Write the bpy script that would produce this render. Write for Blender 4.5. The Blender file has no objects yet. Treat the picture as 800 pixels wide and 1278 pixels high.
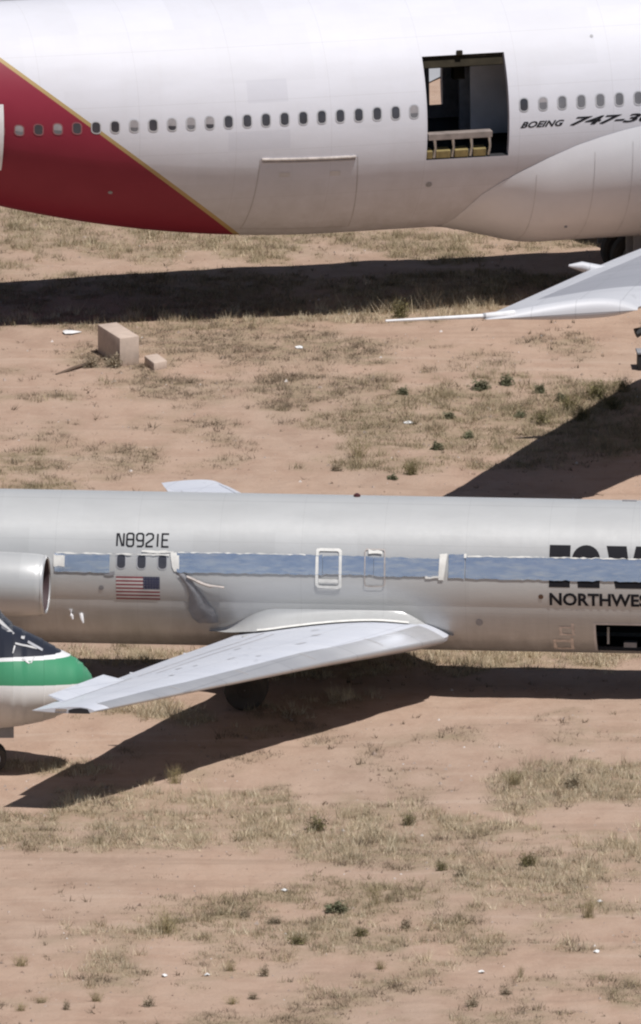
import bpy, bmesh, math, random
import numpy as np
from mathutils import Vector, Matrix
from math import sin, cos, radians, degrees, pi, sqrt, atan2, asin

random.seed(7)
rng = np.random.default_rng(11)
scene = bpy.context.scene
COL = scene.collection

# ------------------------------------------------------------------ materials
def new_mat(name):
    m = bpy.data.materials.new(name)
    m.use_nodes = True
    nt = m.node_tree
    b = nt.nodes.get('Principled BSDF')
    return m, nt, b

def N(nt, typ, **kw):
    n = nt.nodes.new(typ)
    for k, v in kw.items():
        if k == 'inp':
            for kk, vv in v.items():
                n.inputs[kk].default_value = vv
        else:
            setattr(n, k, v)
    return n

def math_(nt, op, a, b=None, c=None):
    n = nt.nodes.new('ShaderNodeMath'); n.operation = op
    for i, v in enumerate((a, b, c)):
        if v is None: continue
        if isinstance(v, (int, float)): n.inputs[i].default_value = v
        else: nt.links.new(v, n.inputs[i])
    return n.outputs[0]

def mix_(nt, fac, a, b, blend='MIX'):
    n = nt.nodes.new('ShaderNodeMix'); n.data_type = 'RGBA'; n.blend_type = blend
    n.clamp_factor = True
    if isinstance(fac, (int, float)): n.inputs[0].default_value = fac
    else: nt.links.new(fac, n.inputs[0])
    for i, v in ((6, a), (7, b)):
        if isinstance(v, (tuple, list)): n.inputs[i].default_value = (*v[:3], 1)
        else: nt.links.new(v, n.inputs[i])
    return n.outputs[2]

def noise_(nt, vec, scale, detail=4, rough=.55, dim='3D'):
    n = nt.nodes.new('ShaderNodeTexNoise'); n.noise_dimensions = dim
    n.inputs['Scale'].default_value = scale; n.inputs['Detail'].default_value = detail
    n.inputs['Roughness'].default_value = rough
    nt.links.new(vec, n.inputs['Vector'])
    return n.outputs['Fac']

def ramp_(nt, fac, p0, p1):
    n = nt.nodes.new('ShaderNodeMapRange'); n.clamp = True
    nt.links.new(fac, n.inputs[0])
    n.inputs[1].default_value = p0; n.inputs[2].default_value = p1
    return n.outputs[0]

def scale_vec(nt, vec, s):
    n = nt.nodes.new('ShaderNodeMapping'); n.inputs['Scale'].default_value = s
    nt.links.new(vec, n.inputs['Vector'])
    return n.outputs[0]

def plain(name, col, rough=.5, metal=0., var=.12, nscale=3., bump=0., spec=.5, stretch=(1, 1, 1)):
    m, nt, b = new_mat(name)
    tc = N(nt, 'ShaderNodeTexCoord')
    v = scale_vec(nt, tc.outputs['Object'], stretch)
    f = noise_(nt, v, nscale, 5)
    f2 = ramp_(nt, f, .3, .7)
    lo = tuple(c * (1 - var) for c in col); hi = tuple(min(1, c * (1 + var)) for c in col)
    nt.links.new(mix_(nt, f2, lo, hi), b.inputs['Base Color'])
    b.inputs['Metallic'].default_value = metal
    b.inputs['Specular IOR Level'].default_value = spec
    r = nt.nodes.new('ShaderNodeMapRange'); nt.links.new(f, r.inputs[0])
    r.inputs[1].default_value = .3; r.inputs[2].default_value = .7
    r.inputs[3].default_value = max(.02, rough - .06); r.inputs[4].default_value = rough + .06
    nt.links.new(r.outputs[0], b.inputs['Roughness'])
    if bump:
        bn = N(nt, 'ShaderNodeBump'); bn.inputs['Strength'].default_value = 1; bn.inputs['Distance'].default_value = bump
        nt.links.new(f, bn.inputs['Height']); nt.links.new(bn.outputs[0], b.inputs['Normal'])
    return m

def line_mask(nt, coord, period, width, offset=0.):
    a = math_(nt, 'ADD', coord, offset)
    a = math_(nt, 'DIVIDE', a, period)
    a = math_(nt, 'FRACT', a)
    a = math_(nt, 'SUBTRACT', a, .5)
    a = math_(nt, 'ABSOLUTE', a)
    return math_(nt, 'GREATER_THAN', a, .5 - width / period / 2)

def box_mask(nt, x, z, x0, x1, z0, z1):
    a = math_(nt, 'MULTIPLY', math_(nt, 'GREATER_THAN', x, x0), math_(nt, 'LESS_THAN', x, x1))
    b = math_(nt, 'MULTIPLY', math_(nt, 'GREATER_THAN', z, z0), math_(nt, 'LESS_THAN', z, z1))
    return math_(nt, 'MULTIPLY', a, b)

def panel_tone(nt, x, z, px, pz, c, amt):
    # every skin sheet has aged to a slightly different tone
    cb = nt.nodes.new('ShaderNodeCombineXYZ')
    fz = math_(nt, 'FLOOR', math_(nt, 'DIVIDE', z, pz))
    nt.links.new(math_(nt, 'FLOOR', math_(nt, 'DIVIDE', math_(nt, 'MULTIPLY_ADD', fz, px * .37, x), px)), cb.inputs[0]); nt.links.new(fz, cb.inputs[1])
    wn = nt.nodes.new('ShaderNodeTexWhiteNoise'); nt.links.new(cb.outputs[0], wn.inputs['Vector'])
    return mix_(nt, math_(nt, 'MULTIPLY', wn.outputs['Value'], amt), c, (.30, .295, .29))

def jumbo_paint():
    m, nt, b = new_mat('jumbo_paint')
    tc = N(nt, 'ShaderNodeTexCoord'); sep = N(nt, 'ShaderNodeSeparateXYZ')
    o = tc.outputs['Object']; nt.links.new(o, sep.inputs[0])
    x, y, z = sep.outputs
    base = (.665, .665, .715)
    n1 = noise_(nt, scale_vec(nt, o, (.6, 1, 2.)), 1.2, 6, .6)
    c = mix_(nt, ramp_(nt, n1, .35, .75), base, (.63, .628, .67))
    c = panel_tone(nt, x, z, 2.53, 1.31, c, .10)
    st = noise_(nt, scale_vec(nt, o, (3.2, 1, .22)), 1.1, 5, .6)
    c = mix_(nt, math_(nt, 'MULTIPLY', ramp_(nt, st, .55, .75), .06), c, (.42, .37, .34))
    # grime that collects on the belly skin
    n2 = noise_(nt, scale_vec(nt, o, (1.2, 1, .8)), 1.6, 7, .65)
    belly = ramp_(nt, z, -.4, -2.9)
    g = math_(nt, 'MULTIPLY', belly, ramp_(nt, n2, .25, .8))
    c = mix_(nt, math_(nt, 'MULTIPLY', g, .6), c, (.36, .335, .32))
    # touched-up panels
    pm = math_(nt, 'ADD', box_mask(nt, x, z, -2.79, -1.72, .80, 1.37), box_mask(nt, x, z, -3.34, -1.7, -.42, .08))
    c = mix_(nt, math_(nt, 'MULTIPLY', pm, .55), c, (.55, .55, .60))
    # skin joints
    l = math_(nt, 'ADD', line_mask(nt, x, 2.53, .018, .6), line_mask(nt, z, 1.31, .016, .45))
    c = mix_(nt, math_(nt, 'MULTIPLY', l, .20), c, (.35, .33, .33))
    # tail colour: everything aft of a straight sloping line, gold edge
    d = math_(nt, 'ADD', math_(nt, 'MULTIPLY_ADD', x, .785, 2.75 + .785 * 2.92), z)
    n3 = noise_(nt, o, 1.3, 5)
    red = mix_(nt, n3, (.215, .017, .036), (.26, .026, .048))
    gold = math_(nt, 'LESS_THAN', d, .075)
    c = mix_(nt, gold, c, (.42, .30, .13))
    c = mix_(nt, math_(nt, 'LESS_THAN', d, -.045), c, red)
    nt.links.new(c, b.inputs['Base Color'])
    b.inputs['Roughness'].default_value = .55
    b.inputs['Specular IOR Level'].default_value = .3
    bn = N(nt, 'ShaderNodeBump'); bn.inputs['Distance'].default_value = .012; bn.inputs['Strength'].default_value = .6
    nb = noise_(nt, scale_vec(nt, o, (1, 1, 1)), 1.1, 3)
    nt.links.new(nb, bn.inputs['Height']); nt.links.new(bn.outputs[0], b.inputs['Normal'])
    return m

def jet_paint():
    m, nt, b = new_mat('silver_grey_paint')
    tc = N(nt, 'ShaderNodeTexCoord'); sep = N(nt, 'ShaderNodeSeparateXYZ')
    o = tc.outputs['Object']; nt.links.new(o, sep.inputs[0])
    x, y, z = sep.outputs
    n1 = noise_(nt, scale_vec(nt, o, (.5, 1, 2.)), 1.5, 6, .6)
    c = mix_(nt, ramp_(nt, n1, .3, .75), (.565, .57, .565), (.51, .515, .51))
    c = panel_tone(nt, x, z, 1.93, .79, c, .14)
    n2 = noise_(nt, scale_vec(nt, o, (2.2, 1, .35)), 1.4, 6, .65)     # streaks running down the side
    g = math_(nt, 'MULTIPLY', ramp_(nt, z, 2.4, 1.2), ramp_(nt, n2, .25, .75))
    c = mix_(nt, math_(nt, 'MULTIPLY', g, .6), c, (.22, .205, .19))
    l = math_(nt, 'ADD', line_mask(nt, x, 1.93, .014, .3), line_mask(nt, z, .79, .012, .22))
    c = mix_(nt, math_(nt, 'MULTIPLY', l, .16), c, (.2, .2, .2))
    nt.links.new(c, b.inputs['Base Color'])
    b.inputs['Roughness'].default_value = .33
    b.inputs['Metallic'].default_value = .18
    bn = N(nt, 'ShaderNodeBump'); bn.inputs['Distance'].default_value = .008; bn.inputs['Strength'].default_value = .6
    nb = noise_(nt, scale_vec(nt, o, (1.4, 1, 1.4)), 1.4, 3)
    nt.links.new(nb, bn.inputs['Height']); nt.links.new(bn.outputs[0], b.inputs['Normal'])
    return m

def nose_paint():
    m, nt, b = new_mat('nose_paint')
    tc = N(nt, 'ShaderNodeTexCoord'); sep = N(nt, 'ShaderNodeSeparateXYZ')
    o = tc.outputs['Object']; nt.links.new(o, sep.inputs[0])
    x, y, z = sep.outputs
    n1 = noise_(nt, o, 2., 5)
    white = mix_(nt, n1, (.80, .79, .775), (.72, .71, .69))
    zz = math_(nt, 'ADD', z, 0.)
    # waterlines measured on the nose: keel white, green belt, white pinstripe, dark anti-glare top
    sag = math_(nt, 'MULTIPLY', math_(nt, 'MINIMUM', math_(nt, 'MULTIPLY', x, -1.), 2.5), .075)
    zl = math_(nt, 'SUBTRACT', zz, sag)
    green = mix_(nt, n1, (.05, .25, .125), (.065, .285, .15))
    c = mix_(nt, math_(nt, 'GREATER_THAN', zl, 2.02), white, green)
    zu = math_(nt, 'SUBTRACT', zz, sag)
    c = mix_(nt, math_(nt, 'GREATER_THAN', zu, 2.56), c, (.74, .74, .74))
    c = mix_(nt, math_(nt, 'GREATER_THAN', zu, 2.64), c, (.020, .022, .032))
    c = mix_(nt, math_(nt, 'LESS_THAN', x, -3.4), c, (.72, .71, .70))
    nt.links.new(c, b.inputs['Base Color'])
    b.inputs['Roughness'].default_value = .42
    return m

def foil_mat():
    m, nt, b = new_mat('window_foil')
    tc = N(nt, 'ShaderNodeTexCoord'); o = tc.outputs['Object']
    n1 = noise_(nt, scale_vec(nt, o, (1, 1, 3)), 2.5, 5)
    n2 = noise_(nt, scale_vec(nt, o, (.9, 1, 7)), 2.2, 6, .65)
    c = mix_(nt, ramp_(nt, n1, .35, .65), (.56, .66, .84), (.76, .83, .95))
    nt.links.new(mix_(nt, math_(nt, 'MULTIPLY', ramp_(nt, n2, .50, .64), .75), c, (.97, .97, .98)), b.inputs['Base Color'])
    b.inputs['Metallic'].default_value = .82
    b.inputs['Roughness'].default_value = .27
    nb = noise_(nt, scale_vec(nt, o, (2.2, 1, 1.6)), 1.6, 5, .55)
    bn = N(nt, 'ShaderNodeBump'); bn.inputs['Distance'].default_value = .012; bn.inputs['Strength'].default_value = .6
    nt.links.new(nb, bn.inputs['Height']); nt.links.new(bn.outputs[0], b.inputs['Normal'])
    return m

def wing_mat(name, a, bcol, rough, metal=0., lines=True):
    m, nt, b = new_mat(name)
    tc = N(nt, 'ShaderNodeTexCoord'); sep = N(nt, 'ShaderNodeSeparateXYZ')
    o = tc.outputs['Object']; nt.links.new(o, sep.inputs[0])
    x, y, z = sep.outputs
    n1 = noise_(nt, scale_vec(nt, o, (.5, 1.6, 1)), 1.1, 7, .6)
    c = mix_(nt, ramp_(nt, n1, .3, .75), a, bcol)
    n2 = noise_(nt, scale_vec(nt, o, (1.6, .5, 1)), 3., 3, .5)
    c = mix_(nt, math_(nt, 'MULTIPLY', ramp_(nt, n2, .66, .72), .25), c, tuple(.55 * q for q in a))
    if lines:
        xx = math_(nt, 'MULTIPLY_ADD', y, -.47, x)
        l = math_(nt, 'ADD', line_mask(nt, xx, 1.13, .028, .2), line_mask(nt, y, 2.3, .03, .5))
        c = mix_(nt, math_(nt, 'MULTIPLY', l, .30), c, (.2, .2, .22))
    nt.links.new(c, b.inputs['Base Color'])
    b.inputs['Roughness'].default_value = rough
    b.inputs['Metallic'].default_value = metal
    return m

def attr_mat(name, rough=.9, spec=.1):
    m, nt, b = new_mat(name)
    a = N(nt, 'ShaderNodeAttribute', attribute_name='tint')
    nt.links.new(a.outputs['Color'], b.inputs['Base Color'])
    b.inputs['Roughness'].default_value = rough
    b.inputs['Specular IOR Level'].default_value = spec
    return m

def ground_mat():
    m, nt, b = new_mat('desert_soil')
    tc = N(nt, 'ShaderNodeTexCoord'); o = tc.outputs['Object']
    at = N(nt, 'ShaderNodeAttribute', attribute_name='litter')
    big = noise_(nt, scale_vec(nt, o, (1, .45, 1)), .12, 5, .6)
    mid = noise_(nt, scale_vec(nt, o, (1, .6, 1)), .9, 7, .65)
    fine = noise_(nt, o, 9., 6, .7)
    c = mix_(nt, ramp_(nt, big, .35, .65), (.43, .298, .222), (.38, .275, .21))
    c = mix_(nt, math_(nt, 'MULTIPLY', ramp_(nt, mid, .42, .72), .55), c, (.48, .36, .282))
    c = mix_(nt, math_(nt, 'MULTIPLY', ramp_(nt, mid, .5, .25), .5), c, (.30, .20, .15))
    c = mix_(nt, math_(nt, 'MULTIPLY', ramp_(nt, fine, .55, .8), .35), c, (.25, .17, .125))
    # gravelly speckle, tyre-smoothed tracks and darker crusts
    sp = noise_(nt, o, 26., 4, .8)
    c = mix_(nt, math_(nt, 'MULTIPLY', ramp_(nt, sp, .56, .70), math_(nt, 'MULTIPLY', ramp_(nt, mid, .35, .6), .55)), c, (.21, .155, .12))
    c = mix_(nt, math_(nt, 'MULTIPLY', ramp_(nt, sp, .42, .28), .35), c, (.55, .45, .37))
    trk = noise_(nt, scale_vec(nt, o, (.10, 1.1, 1)), 1.0, 4, .6)
    c = mix_(nt, math_(nt, 'MULTIPLY', ramp_(nt, trk, .56, .68), .45), c, (.49, .375, .297))
    c = mix_(nt, math_(nt, 'MULTIPLY', ramp_(nt, trk, .44, .33), .40), c, (.30, .215, .16))
    lit = mix_(nt, noise_(nt, o, 5., 5, .7), (.21, .165, .11), (.34, .275, .18))
    lf = math_(nt, 'MULTIPLY', at.outputs['Fac'], ramp_(nt, noise_(nt, o, 2.2, 6, .7), .3, .6))
    c = mix_(nt, math_(nt, 'MULTIPLY', lf, .92), c, lit)
    nt.links.new(c, b.inputs['Base Color'])
    b.inputs['Roughness'].default_value = .95
    b.inputs['Specular IOR Level'].default_value = .05
    bn = N(nt, 'ShaderNodeBump'); bn.inputs['Distance'].default_value = .09; bn.inputs['Strength'].default_value = .8
    h = math_(nt, 'ADD', math_(nt, 'MULTIPLY', noise_(nt, o, 2.6, 7, .65), 1.), math_(nt, 'MULTIPLY', fine, .25))
    nt.links.new(h, bn.inputs['Height']); nt.links.new(bn.outputs[0], b.inputs['Normal'])
    return m

M = dict(
    jumbo=jumbo_paint(), jet=jet_paint(), nosep=nose_paint(), foil=foil_mat(), soil=ground_mat(),
    wing=wing_mat('wing_paint', (.55, .57, .625), (.62, .635, .68), .40),
    slat=wing_mat('slat_metal', (.50, .50, .515), (.58, .58, .59), .34, .45),
    jwing=wing_mat('jumbo_wing_paint', (.50, .505, .535), (.56, .565, .59), .5),
    jgrey=wing_mat('jumbo_wing_grey', (.30, .305, .335), (.35, .355, .385), .5),
    white=plain('white_paint', (.78, .78, .79), .45),
    fair=plain('fairing_paint', (.70, .70, .73), .38, var=.05, nscale=.8),
    jfair=plain('fillet_paint', (.50, .50, .49), .36, .2, var=.06),
    tape=plain('masking_paper', (.78, .77, .73), .7, var=.1, nscale=6, bump=.01),
    dimtape=plain('faded_tape', (.46, .41, .38), .8, var=.25, nscale=7),
    black=plain('black_lettering', (.018, .018, .022), .8, spec=.15),
    slate=plain('slate_grey_and_shade', (.29, .29, .305), .5, var=.12, nscale=4, bump=.02),  # small fittings, and the shadow patch painted on the silver jet
    glassd=plain('window_pane_dark', (.055, .056, .068), .22, var=.3, nscale=1.5),
    glassm=plain('window_pane_grey', (.17, .17, .185), .25, var=.25, nscale=1.5),
    shade=plain('window_shade', (.33, .31, .32), .4, var=.12, nscale=6),
    frame=plain('window_surround', (.55, .55, .57), .4, .3),
    redframe=plain('window_surround_red', (.30, .12, .13), .45, .1),
    lining=plain('cabin_lining', (.55, .55, .60), .7, var=.2),
    linpan=plain('lining_panel', (.66, .66, .70), .65, var=.15, nscale=1.2),
    olive=plain('primer_olive', (.034, .028, .019), .9, var=.3, spec=.1),
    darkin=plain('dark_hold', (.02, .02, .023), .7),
    yellow=plain('yellow_primer', (.24, .185, .075), .6, var=.3, nscale=6),
    beam=plain('floor_beam', (.25, .21, .19), .55, var=.2, nscale=4),
    steel=plain('bare_metal', (.55, .55, .55), .3, .9),
    rust=plain('rusty_metal', (.13, .075, .05), .8, .2, var=.3, nscale=5),
    rubber=plain('tyre_rubber', (.075, .064, .055), .9, var=.2),
    gear=plain('gear_paint', (.42, .42, .41), .5),
    inlet=plain('inlet_duct', (.05, .026, .03), .7),
    red=plain('flag_red', (.27, .075, .085), .5), fwhite=plain('flag_white', (.62, .60, .58), .5), navy=plain('flag_blue', (.035, .04, .085), .5),
    beacon=plain('beacon_lens', (.07, .022, .022), .3),
    block=plain('cast_concrete', (.50, .40, .33), .9, var=.12, nscale=4, bump=.01),
    apron=plain('apron_concrete', (.34, .345, .36), .9, var=.08, nscale=.3),
    trash=plain('litter_white', (.75, .75, .74), .6),
    wood=plain('weathered_wood', (.13, .09, .065), .9, var=.3, nscale=5, stretch=(1, 6, 6)),
    grass=attr_mat('dry_grass_blades'), leaf=attr_mat('shrub_leaves'), stone=attr_mat('pebble_stone'),
    fadetape=plain('old_masking_tape', (.62, .56, .52), .8, var=.25, nscale=7),
    lip=plain('intake_lip_metal', (.62, .62, .62), .42, .5),
    seam=plain('door_seam_line', (.42, .40, .40), .6),
    wsframe=plain('windshield_frame', (.66, .65, .64), .4, .2),
)

# ------------------------------------------------------------------ mesh helpers
class MB:
    def __init__(s): s.v = []; s.f = []; s.m = []; s.mats = []
    def mi(s, mat):
        if mat not in s.mats: s.mats.append(mat)
        return s.mats.index(mat)
    def add(s, vs, fs, mat):
        b = len(s.v); s.v += [tuple(p) for p in vs]; k = s.mi(mat)
        for f in fs: s.f.append(tuple(b + i for i in f)); s.m.append(k)
    def grid(s, rows, mat, close=False, skip=None, matf=None):
        b = len(s.v); nr = len(rows); nc = len(rows[0]); k = s.mi(mat)
        for r in rows: s.v += [tuple(p) for p in r]
        for i in range(nr - 1):
            for j in range(nc if close else nc - 1):
                if skip and skip(i, j): continue
                j2 = (j + 1) % nc
                s.f.append((b + i * nc + j, b + (i + 1) * nc + j, b + (i + 1) * nc + j2, b + i * nc + j2))
                s.m.append(s.mi(matf(i, j)) if matf else k)
    def box(s, c, d, mat, rot=None):
        vs = []
        for sx in (-1, 1):
            for sy in (-1, 1):
                for sz in (-1, 1):
                    p = Vector((sx * d[0] / 2, sy * d[1] / 2, sz * d[2] / 2))
                    if rot is not None: p = rot @ p
                    vs.append(p + Vector(c))
        s.add(vs, [(0, 1, 3, 2), (4, 6, 7, 5), (0, 4, 5, 1), (2, 3, 7, 6), (0, 2, 6, 4), (1, 5, 7, 3)], mat)
    def tube(s, pts, rads, mat, n=12, cap=True):
        pts = [Vector(p) for p in pts]
        if isinstance(rads, (int, float)): rads = [rads] * len(pts)
        rows = []
        for i, p in enumerate(pts):
            t = (pts[min(i + 1, len(pts) - 1)] - pts[max(i - 1, 0)]).normalized()
            a = Vector((0, 0, 1)) if abs(t.z) < .9 else Vector((0, 1, 0))
            u = t.cross(a).normalized(); w = t.cross(u)
            rows.append([p + (u * cos(2 * pi * k / n) + w * sin(2 * pi * k / n)) * rads[i] for k in range(n)])
        b = len(s.v)
        s.grid(rows, mat, close=True)
        if cap:
            s.f.append(tuple(b + k for k in range(n))); s.m.append(s.mi(mat))
            e = b + (len(pts) - 1) * n
            s.f.append(tuple(e + k for k in reversed(range(n)))); s.m.append(s.mi(mat))
    def build(s, name, parent=None, smooth=True, angle=35, bevel=0):
        me = bpy.data.meshes.new(name)
        me.from_pydata(s.v, [], s.f)
        for m in s.mats: me.materials.append(m)
        me.polygons.foreach_set('material_index', s.m)
        bm = bmesh.new(); bm.from_mesh(me)
        bmesh.ops.remove_doubles(bm, verts=bm.verts, dist=1e-4)
        bmesh.ops.recalc_face_normals(bm, faces=bm.faces)
        if bevel:
            es = [e for e in bm.edges if len(e.link_faces) == 2 and e.calc_face_angle(0) > .6]
            bmesh.ops.bevel(bm, geom=es, offset=bevel, segments=2, affect='EDGES', profile=.5)
        if smooth:
            for f in bm.faces: f.smooth = True
            for e in bm.edges:
                if len(e.link_faces) == 2 and e.calc_face_angle(0) > radians(angle): e.smooth = False
        bm.to_mesh(me); bm.free()
        o = bpy.data.objects.new(name, me); COL.objects.link(o)
        if parent: o.parent = parent
        return o

def tag(o, label=None, cat=None, group=None, kind=None):
    if label: o['label'] = label
    if cat: o['category'] = cat
    if group: o['group'] = group
    if kind: o['kind'] = kind
    return o

def thing(name, label, cat, loc=(0, 0, 0), rot=(0, 0, 0), group=None):
    o = bpy.data.objects.new(name, None); COL.objects.link(o)
    o.empty_display_size = .5
    o.location = loc; o.rotation_euler = rot
    return tag(o, label, cat, group)

def sstep(a, b, x):
    t = min(1, max(0, (x - a) / (b - a))); return t * t * (3 - 2 * t)

# ------------------------------------------------------------------ fuselage class
class Fus:
    """circular or double-bubble tube along local x; th = degrees above the horizon on the right (-y) side, runs -90..270"""
    def __init__(s, R, zc, zl=None, rl=None, kz=None, prof=None):
        s.R, s.zc, s.zl, s.rl, s.prof = R, zc, zl, rl, prof
        if zl is not None:
            # crease where both circles meet
            s.zk = kz; s.thc = degrees(asin((kz - zc) / R)); s.psc = degrees(asin((kz - zl) / rl))
    def sec(s, th):
        t = th if th <= 90 else 180 - th
        sg = -1 if th <= 90 else 1
        if s.zl is None or t >= s.thc:
            return sg * s.R * cos(radians(t)), s.R * sin(radians(t)), (sg * cos(radians(t)), sin(radians(t)))
        ps = s.psc + (s.thc - t) / (s.thc + 90) * (-90 - s.psc)
        return sg * s.rl * cos(radians(ps)), s.zl - s.zc + s.rl * sin(radians(ps)), (sg * cos(radians(ps)), sin(radians(ps)))
    def P(s, x, th, off=0.):
        y, z, n = s.sec(th)
        k, dz = s.prof(x) if s.prof else (1., 0.)
        return Vector((x, y * k + n[0] * off, s.zc + dz + z * k + n[1] * off))
    def th_of_z(s, x, z):
        k, dz = s.prof(x) if s.prof else (1., 0.)
        q = (z - s.zc - dz) / k
        if s.zl is None or z >= s.zk: return degrees(asin(max(-1, min(1, q / s.R))))
        ps = degrees(asin(max(-1, min(1, (z - s.zl) / s.rl))))
        return s.thc - (s.psc - ps) / (90 + s.psc) * (s.thc + 90)
    def skin(s, mb, xs, ths, mat, openings=(), off=0.):
        rows = [[s.P(x, t, off) for t in ths] for x in xs]
        def skip(i, j):
            xm = (xs[i] + xs[i + 1]) / 2; tm = (ths[j] + ths[j + 1]) / 2
            return any(a < xm < b and c < tm < d for a, b, c, d in openings)
        mb.grid(rows, mat, skip=skip)

def merged(base, extra):
    s = sorted(set([round(v, 4) for v in base] + [round(v, 4) for v in extra]))
    out = [s[0]]
    for v in s[1:]:
        if v - out[-1] < .02 and v not in [round(e, 4) for e in extra]: continue
        out.append(v)
    return out

def patch(F, name, x0, x1, t0, t1, off, mat, parent, jit=0., nx=None, thick=.0, wr=0., seed=1, nt=None, taut=0.):
    """a thin sheet lying on a fuselage, ragged edges if jit, wrinkled if wr"""
    r = random.Random(seed)
    nx = nx or max(2, int((x1 - x0) / .09)); nt = nt or max(3, int(abs(t1 - t0) / 2.5))
    mb = MB(); rows = []
    ph = r.random() * 10
    for i in range(nx + 1):
        x = x0 + (x1 - x0) * i / nx
        ja, jb = r.uniform(-jit, jit), r.uniform(-jit, jit)
        row = []
        for j in range(nt + 1):
            t = t0 + ja + (t1 + jb - t0 - ja) * j / nt
            o = off + wr * (sin(x * 9 + ph + t * .2) * .4 + sin(x * 23 + t * .5) * .25 + r.uniform(-.3, .3))
            q = F.P(x, t, o)
            if taut:
                c0, c1 = F.P(x, t0 + ja, off), F.P(x, t1 + jb, off); q = q.lerp(c0.lerp(c1, j / nt) + Vector((0, o - off, 0)), taut)
            row.append(q)
        rows.append(row)
    mb.grid(rows, mat)
    return mb.build(name, parent, angle=80)

def flat_shape(F, polys, x0, th0, off, mats):
    """2D polygons (x, s) in metres, wrapped on the fuselage from anchor (x0, th0); list of (points, mat)"""
    mb = MB()
    for pts, mat in polys:
        bm = bmesh.new()
        vs = [bm.verts.new((p[0], p[1], 0)) for p in pts]
        bm.faces.new(vs)
        wrap_bm(bm)
        _emit(F, mb, bm, x0, th0, off, mat)
        bm.free()
    return mb

def wrap_bm(bm, step=.07):
    ys = [v.co.y for v in bm.verts]
    y = math.floor(min(ys) / step) * step + step
    while y < max(ys):
        bmesh.ops.bisect_plane(bm, geom=bm.verts[:] + bm.edges[:] + bm.faces[:], plane_co=(0, y, 0), plane_no=(0, 1, 0))
        y += step

def _emit(F, mb, bm, x0, th0, off, mat):
    bm.verts.index_update()
    vs = [F.P(x0 + v.co.x, th0 + degrees(v.co.y / F.R), off) for v in bm.verts]
    mb.add(vs, [[v.index for v in f.verts] for f in bm.faces], mat)

def lettering(F, name, text, x0, x1, thb, tht, off, mat, parent, shear=0., bold=0., box=None):
    """built-in vector font turned into mesh and wrapped; x0..x1 width and thb..tht cap height on the skin"""
    cu = bpy.data.curves.new(name, 'FONT'); cu.body = text; cu.shear = shear; cu.offset = bold
    cu.resolution_u = 3
    to = bpy.data.objects.new('tmp', cu); COL.objects.link(to)
    bpy.context.view_layer.update()
    me = bpy.data.meshes.new_from_object(to.evaluated_get(bpy.context.evaluated_depsgraph_get()))
    bm = bmesh.new(); bm.from_mesh(me)
    bpy.data.objects.remove(to); bpy.data.meshes.remove(me); bpy.data.curves.remove(cu)
    xs = [v.co.x for v in bm.verts]; ys = [v.co.y for v in bm.verts]
    H = radians(tht - thb) * F.R
    sx = (x1 - x0) / (max(xs) - min(xs)); sy = H / (max(ys) - min(ys))
    mx, my = min(xs), min(ys)
    for v in bm.verts: v.co.x = (v.co.x - mx) * sx; v.co.y = (v.co.y - my) * sy
    wrap_bm(bm, .05)
    mb = MB(); _emit(F, mb, bm, x0, thb, off, mat); bm.free()
    return mb.build(name, parent, smooth=False)

def rrect(w, h, r, n=5):
    pts = []
    for cx, cy, a0 in ((w / 2 - r, h / 2 - r, 0), (-w / 2 + r, h / 2 - r, 90), (-w / 2 + r, -h / 2 + r, 180), (w / 2 - r, -h / 2 + r, 270)):
        for k in range(n + 1):
            a = radians(a0 + 90 * k / n); pts.append((cx + r * cos(a), cy + r * sin(a)))
    return pts

def ring_on(F, mb, xc, thc, outer, inner, off, mat):
    n = len(outer)
    rows = [[F.P(xc + p[0], thc + degrees(p[1] / F.R), off) for p in outer],
            [F.P(xc + p[0], thc + degrees(p[1] / F.R), off) for p in inner]]
    mb.grid(rows, mat, close=True)

def window(F, xc, thc, w, h, parent, framemat, panemat, fr=.028, blind=None):
    mb = MB()
    out = rrect(w, h, w * .42); inn = rrect(w - 2 * fr, h - 2 * fr, (w - 2 * fr) * .42)
    ring_on(F, mb, xc, thc, out, inn, .009, framemat)
    # short reveal going in to the pane
    n = len(inn)
    mb.grid([[F.P(xc + p[0], thc + degrees(p[1] / F.R), .009) for p in inn],
             [F.P(xc + p[0], thc + degrees(p[1] / F.R), .001) for p in inn]], framemat, close=True)
    f = mb.build('window', parent, angle=60)
    flat_shape(F, [(inn, panemat)], xc, thc, .0045, None).build('pane', f, smooth=False)
    if blind:
        cut = -h / 2 + fr + (h - 2 * fr) * (1 - blind)
        up_ = [p for p in inn if p[1] > cut]
        wmax = (w - 2 * fr) / 2
        pts = up_ + [(-wmax, cut), (wmax, cut)]
        pts.sort(key=lambda p: atan2(p[1] - (cut + .05), p[0]))
        flat_shape(F, [(pts, M['shade'])], xc, thc, .0060, None).build('window_blind', f, smooth=False)
    return f

# ------------------------------------------------------------------ wings
def airfoil(n=14, t=.11):
    """points from the trailing edge over the top to the leading edge and back below: (chord fraction from LE, height)"""
    cs = [(1 - cos(pi * k / n)) / 2 for k in range(n + 1)]
    h = lambda c: (.25 + .75 * (1 - math.exp(-c / .07))) * t / .2 * (.2969 * sqrt(c) - .126 * c - .3516 * c * c + .2843 * c ** 3 - .1036 * c ** 4)
    top = [(c, h(c) * 1.25 + .012 * (1 - c)) for c in reversed(cs)]
    bot = [(c, -h(c) * .75) for c in cs[1:]]
    return top + bot

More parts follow.
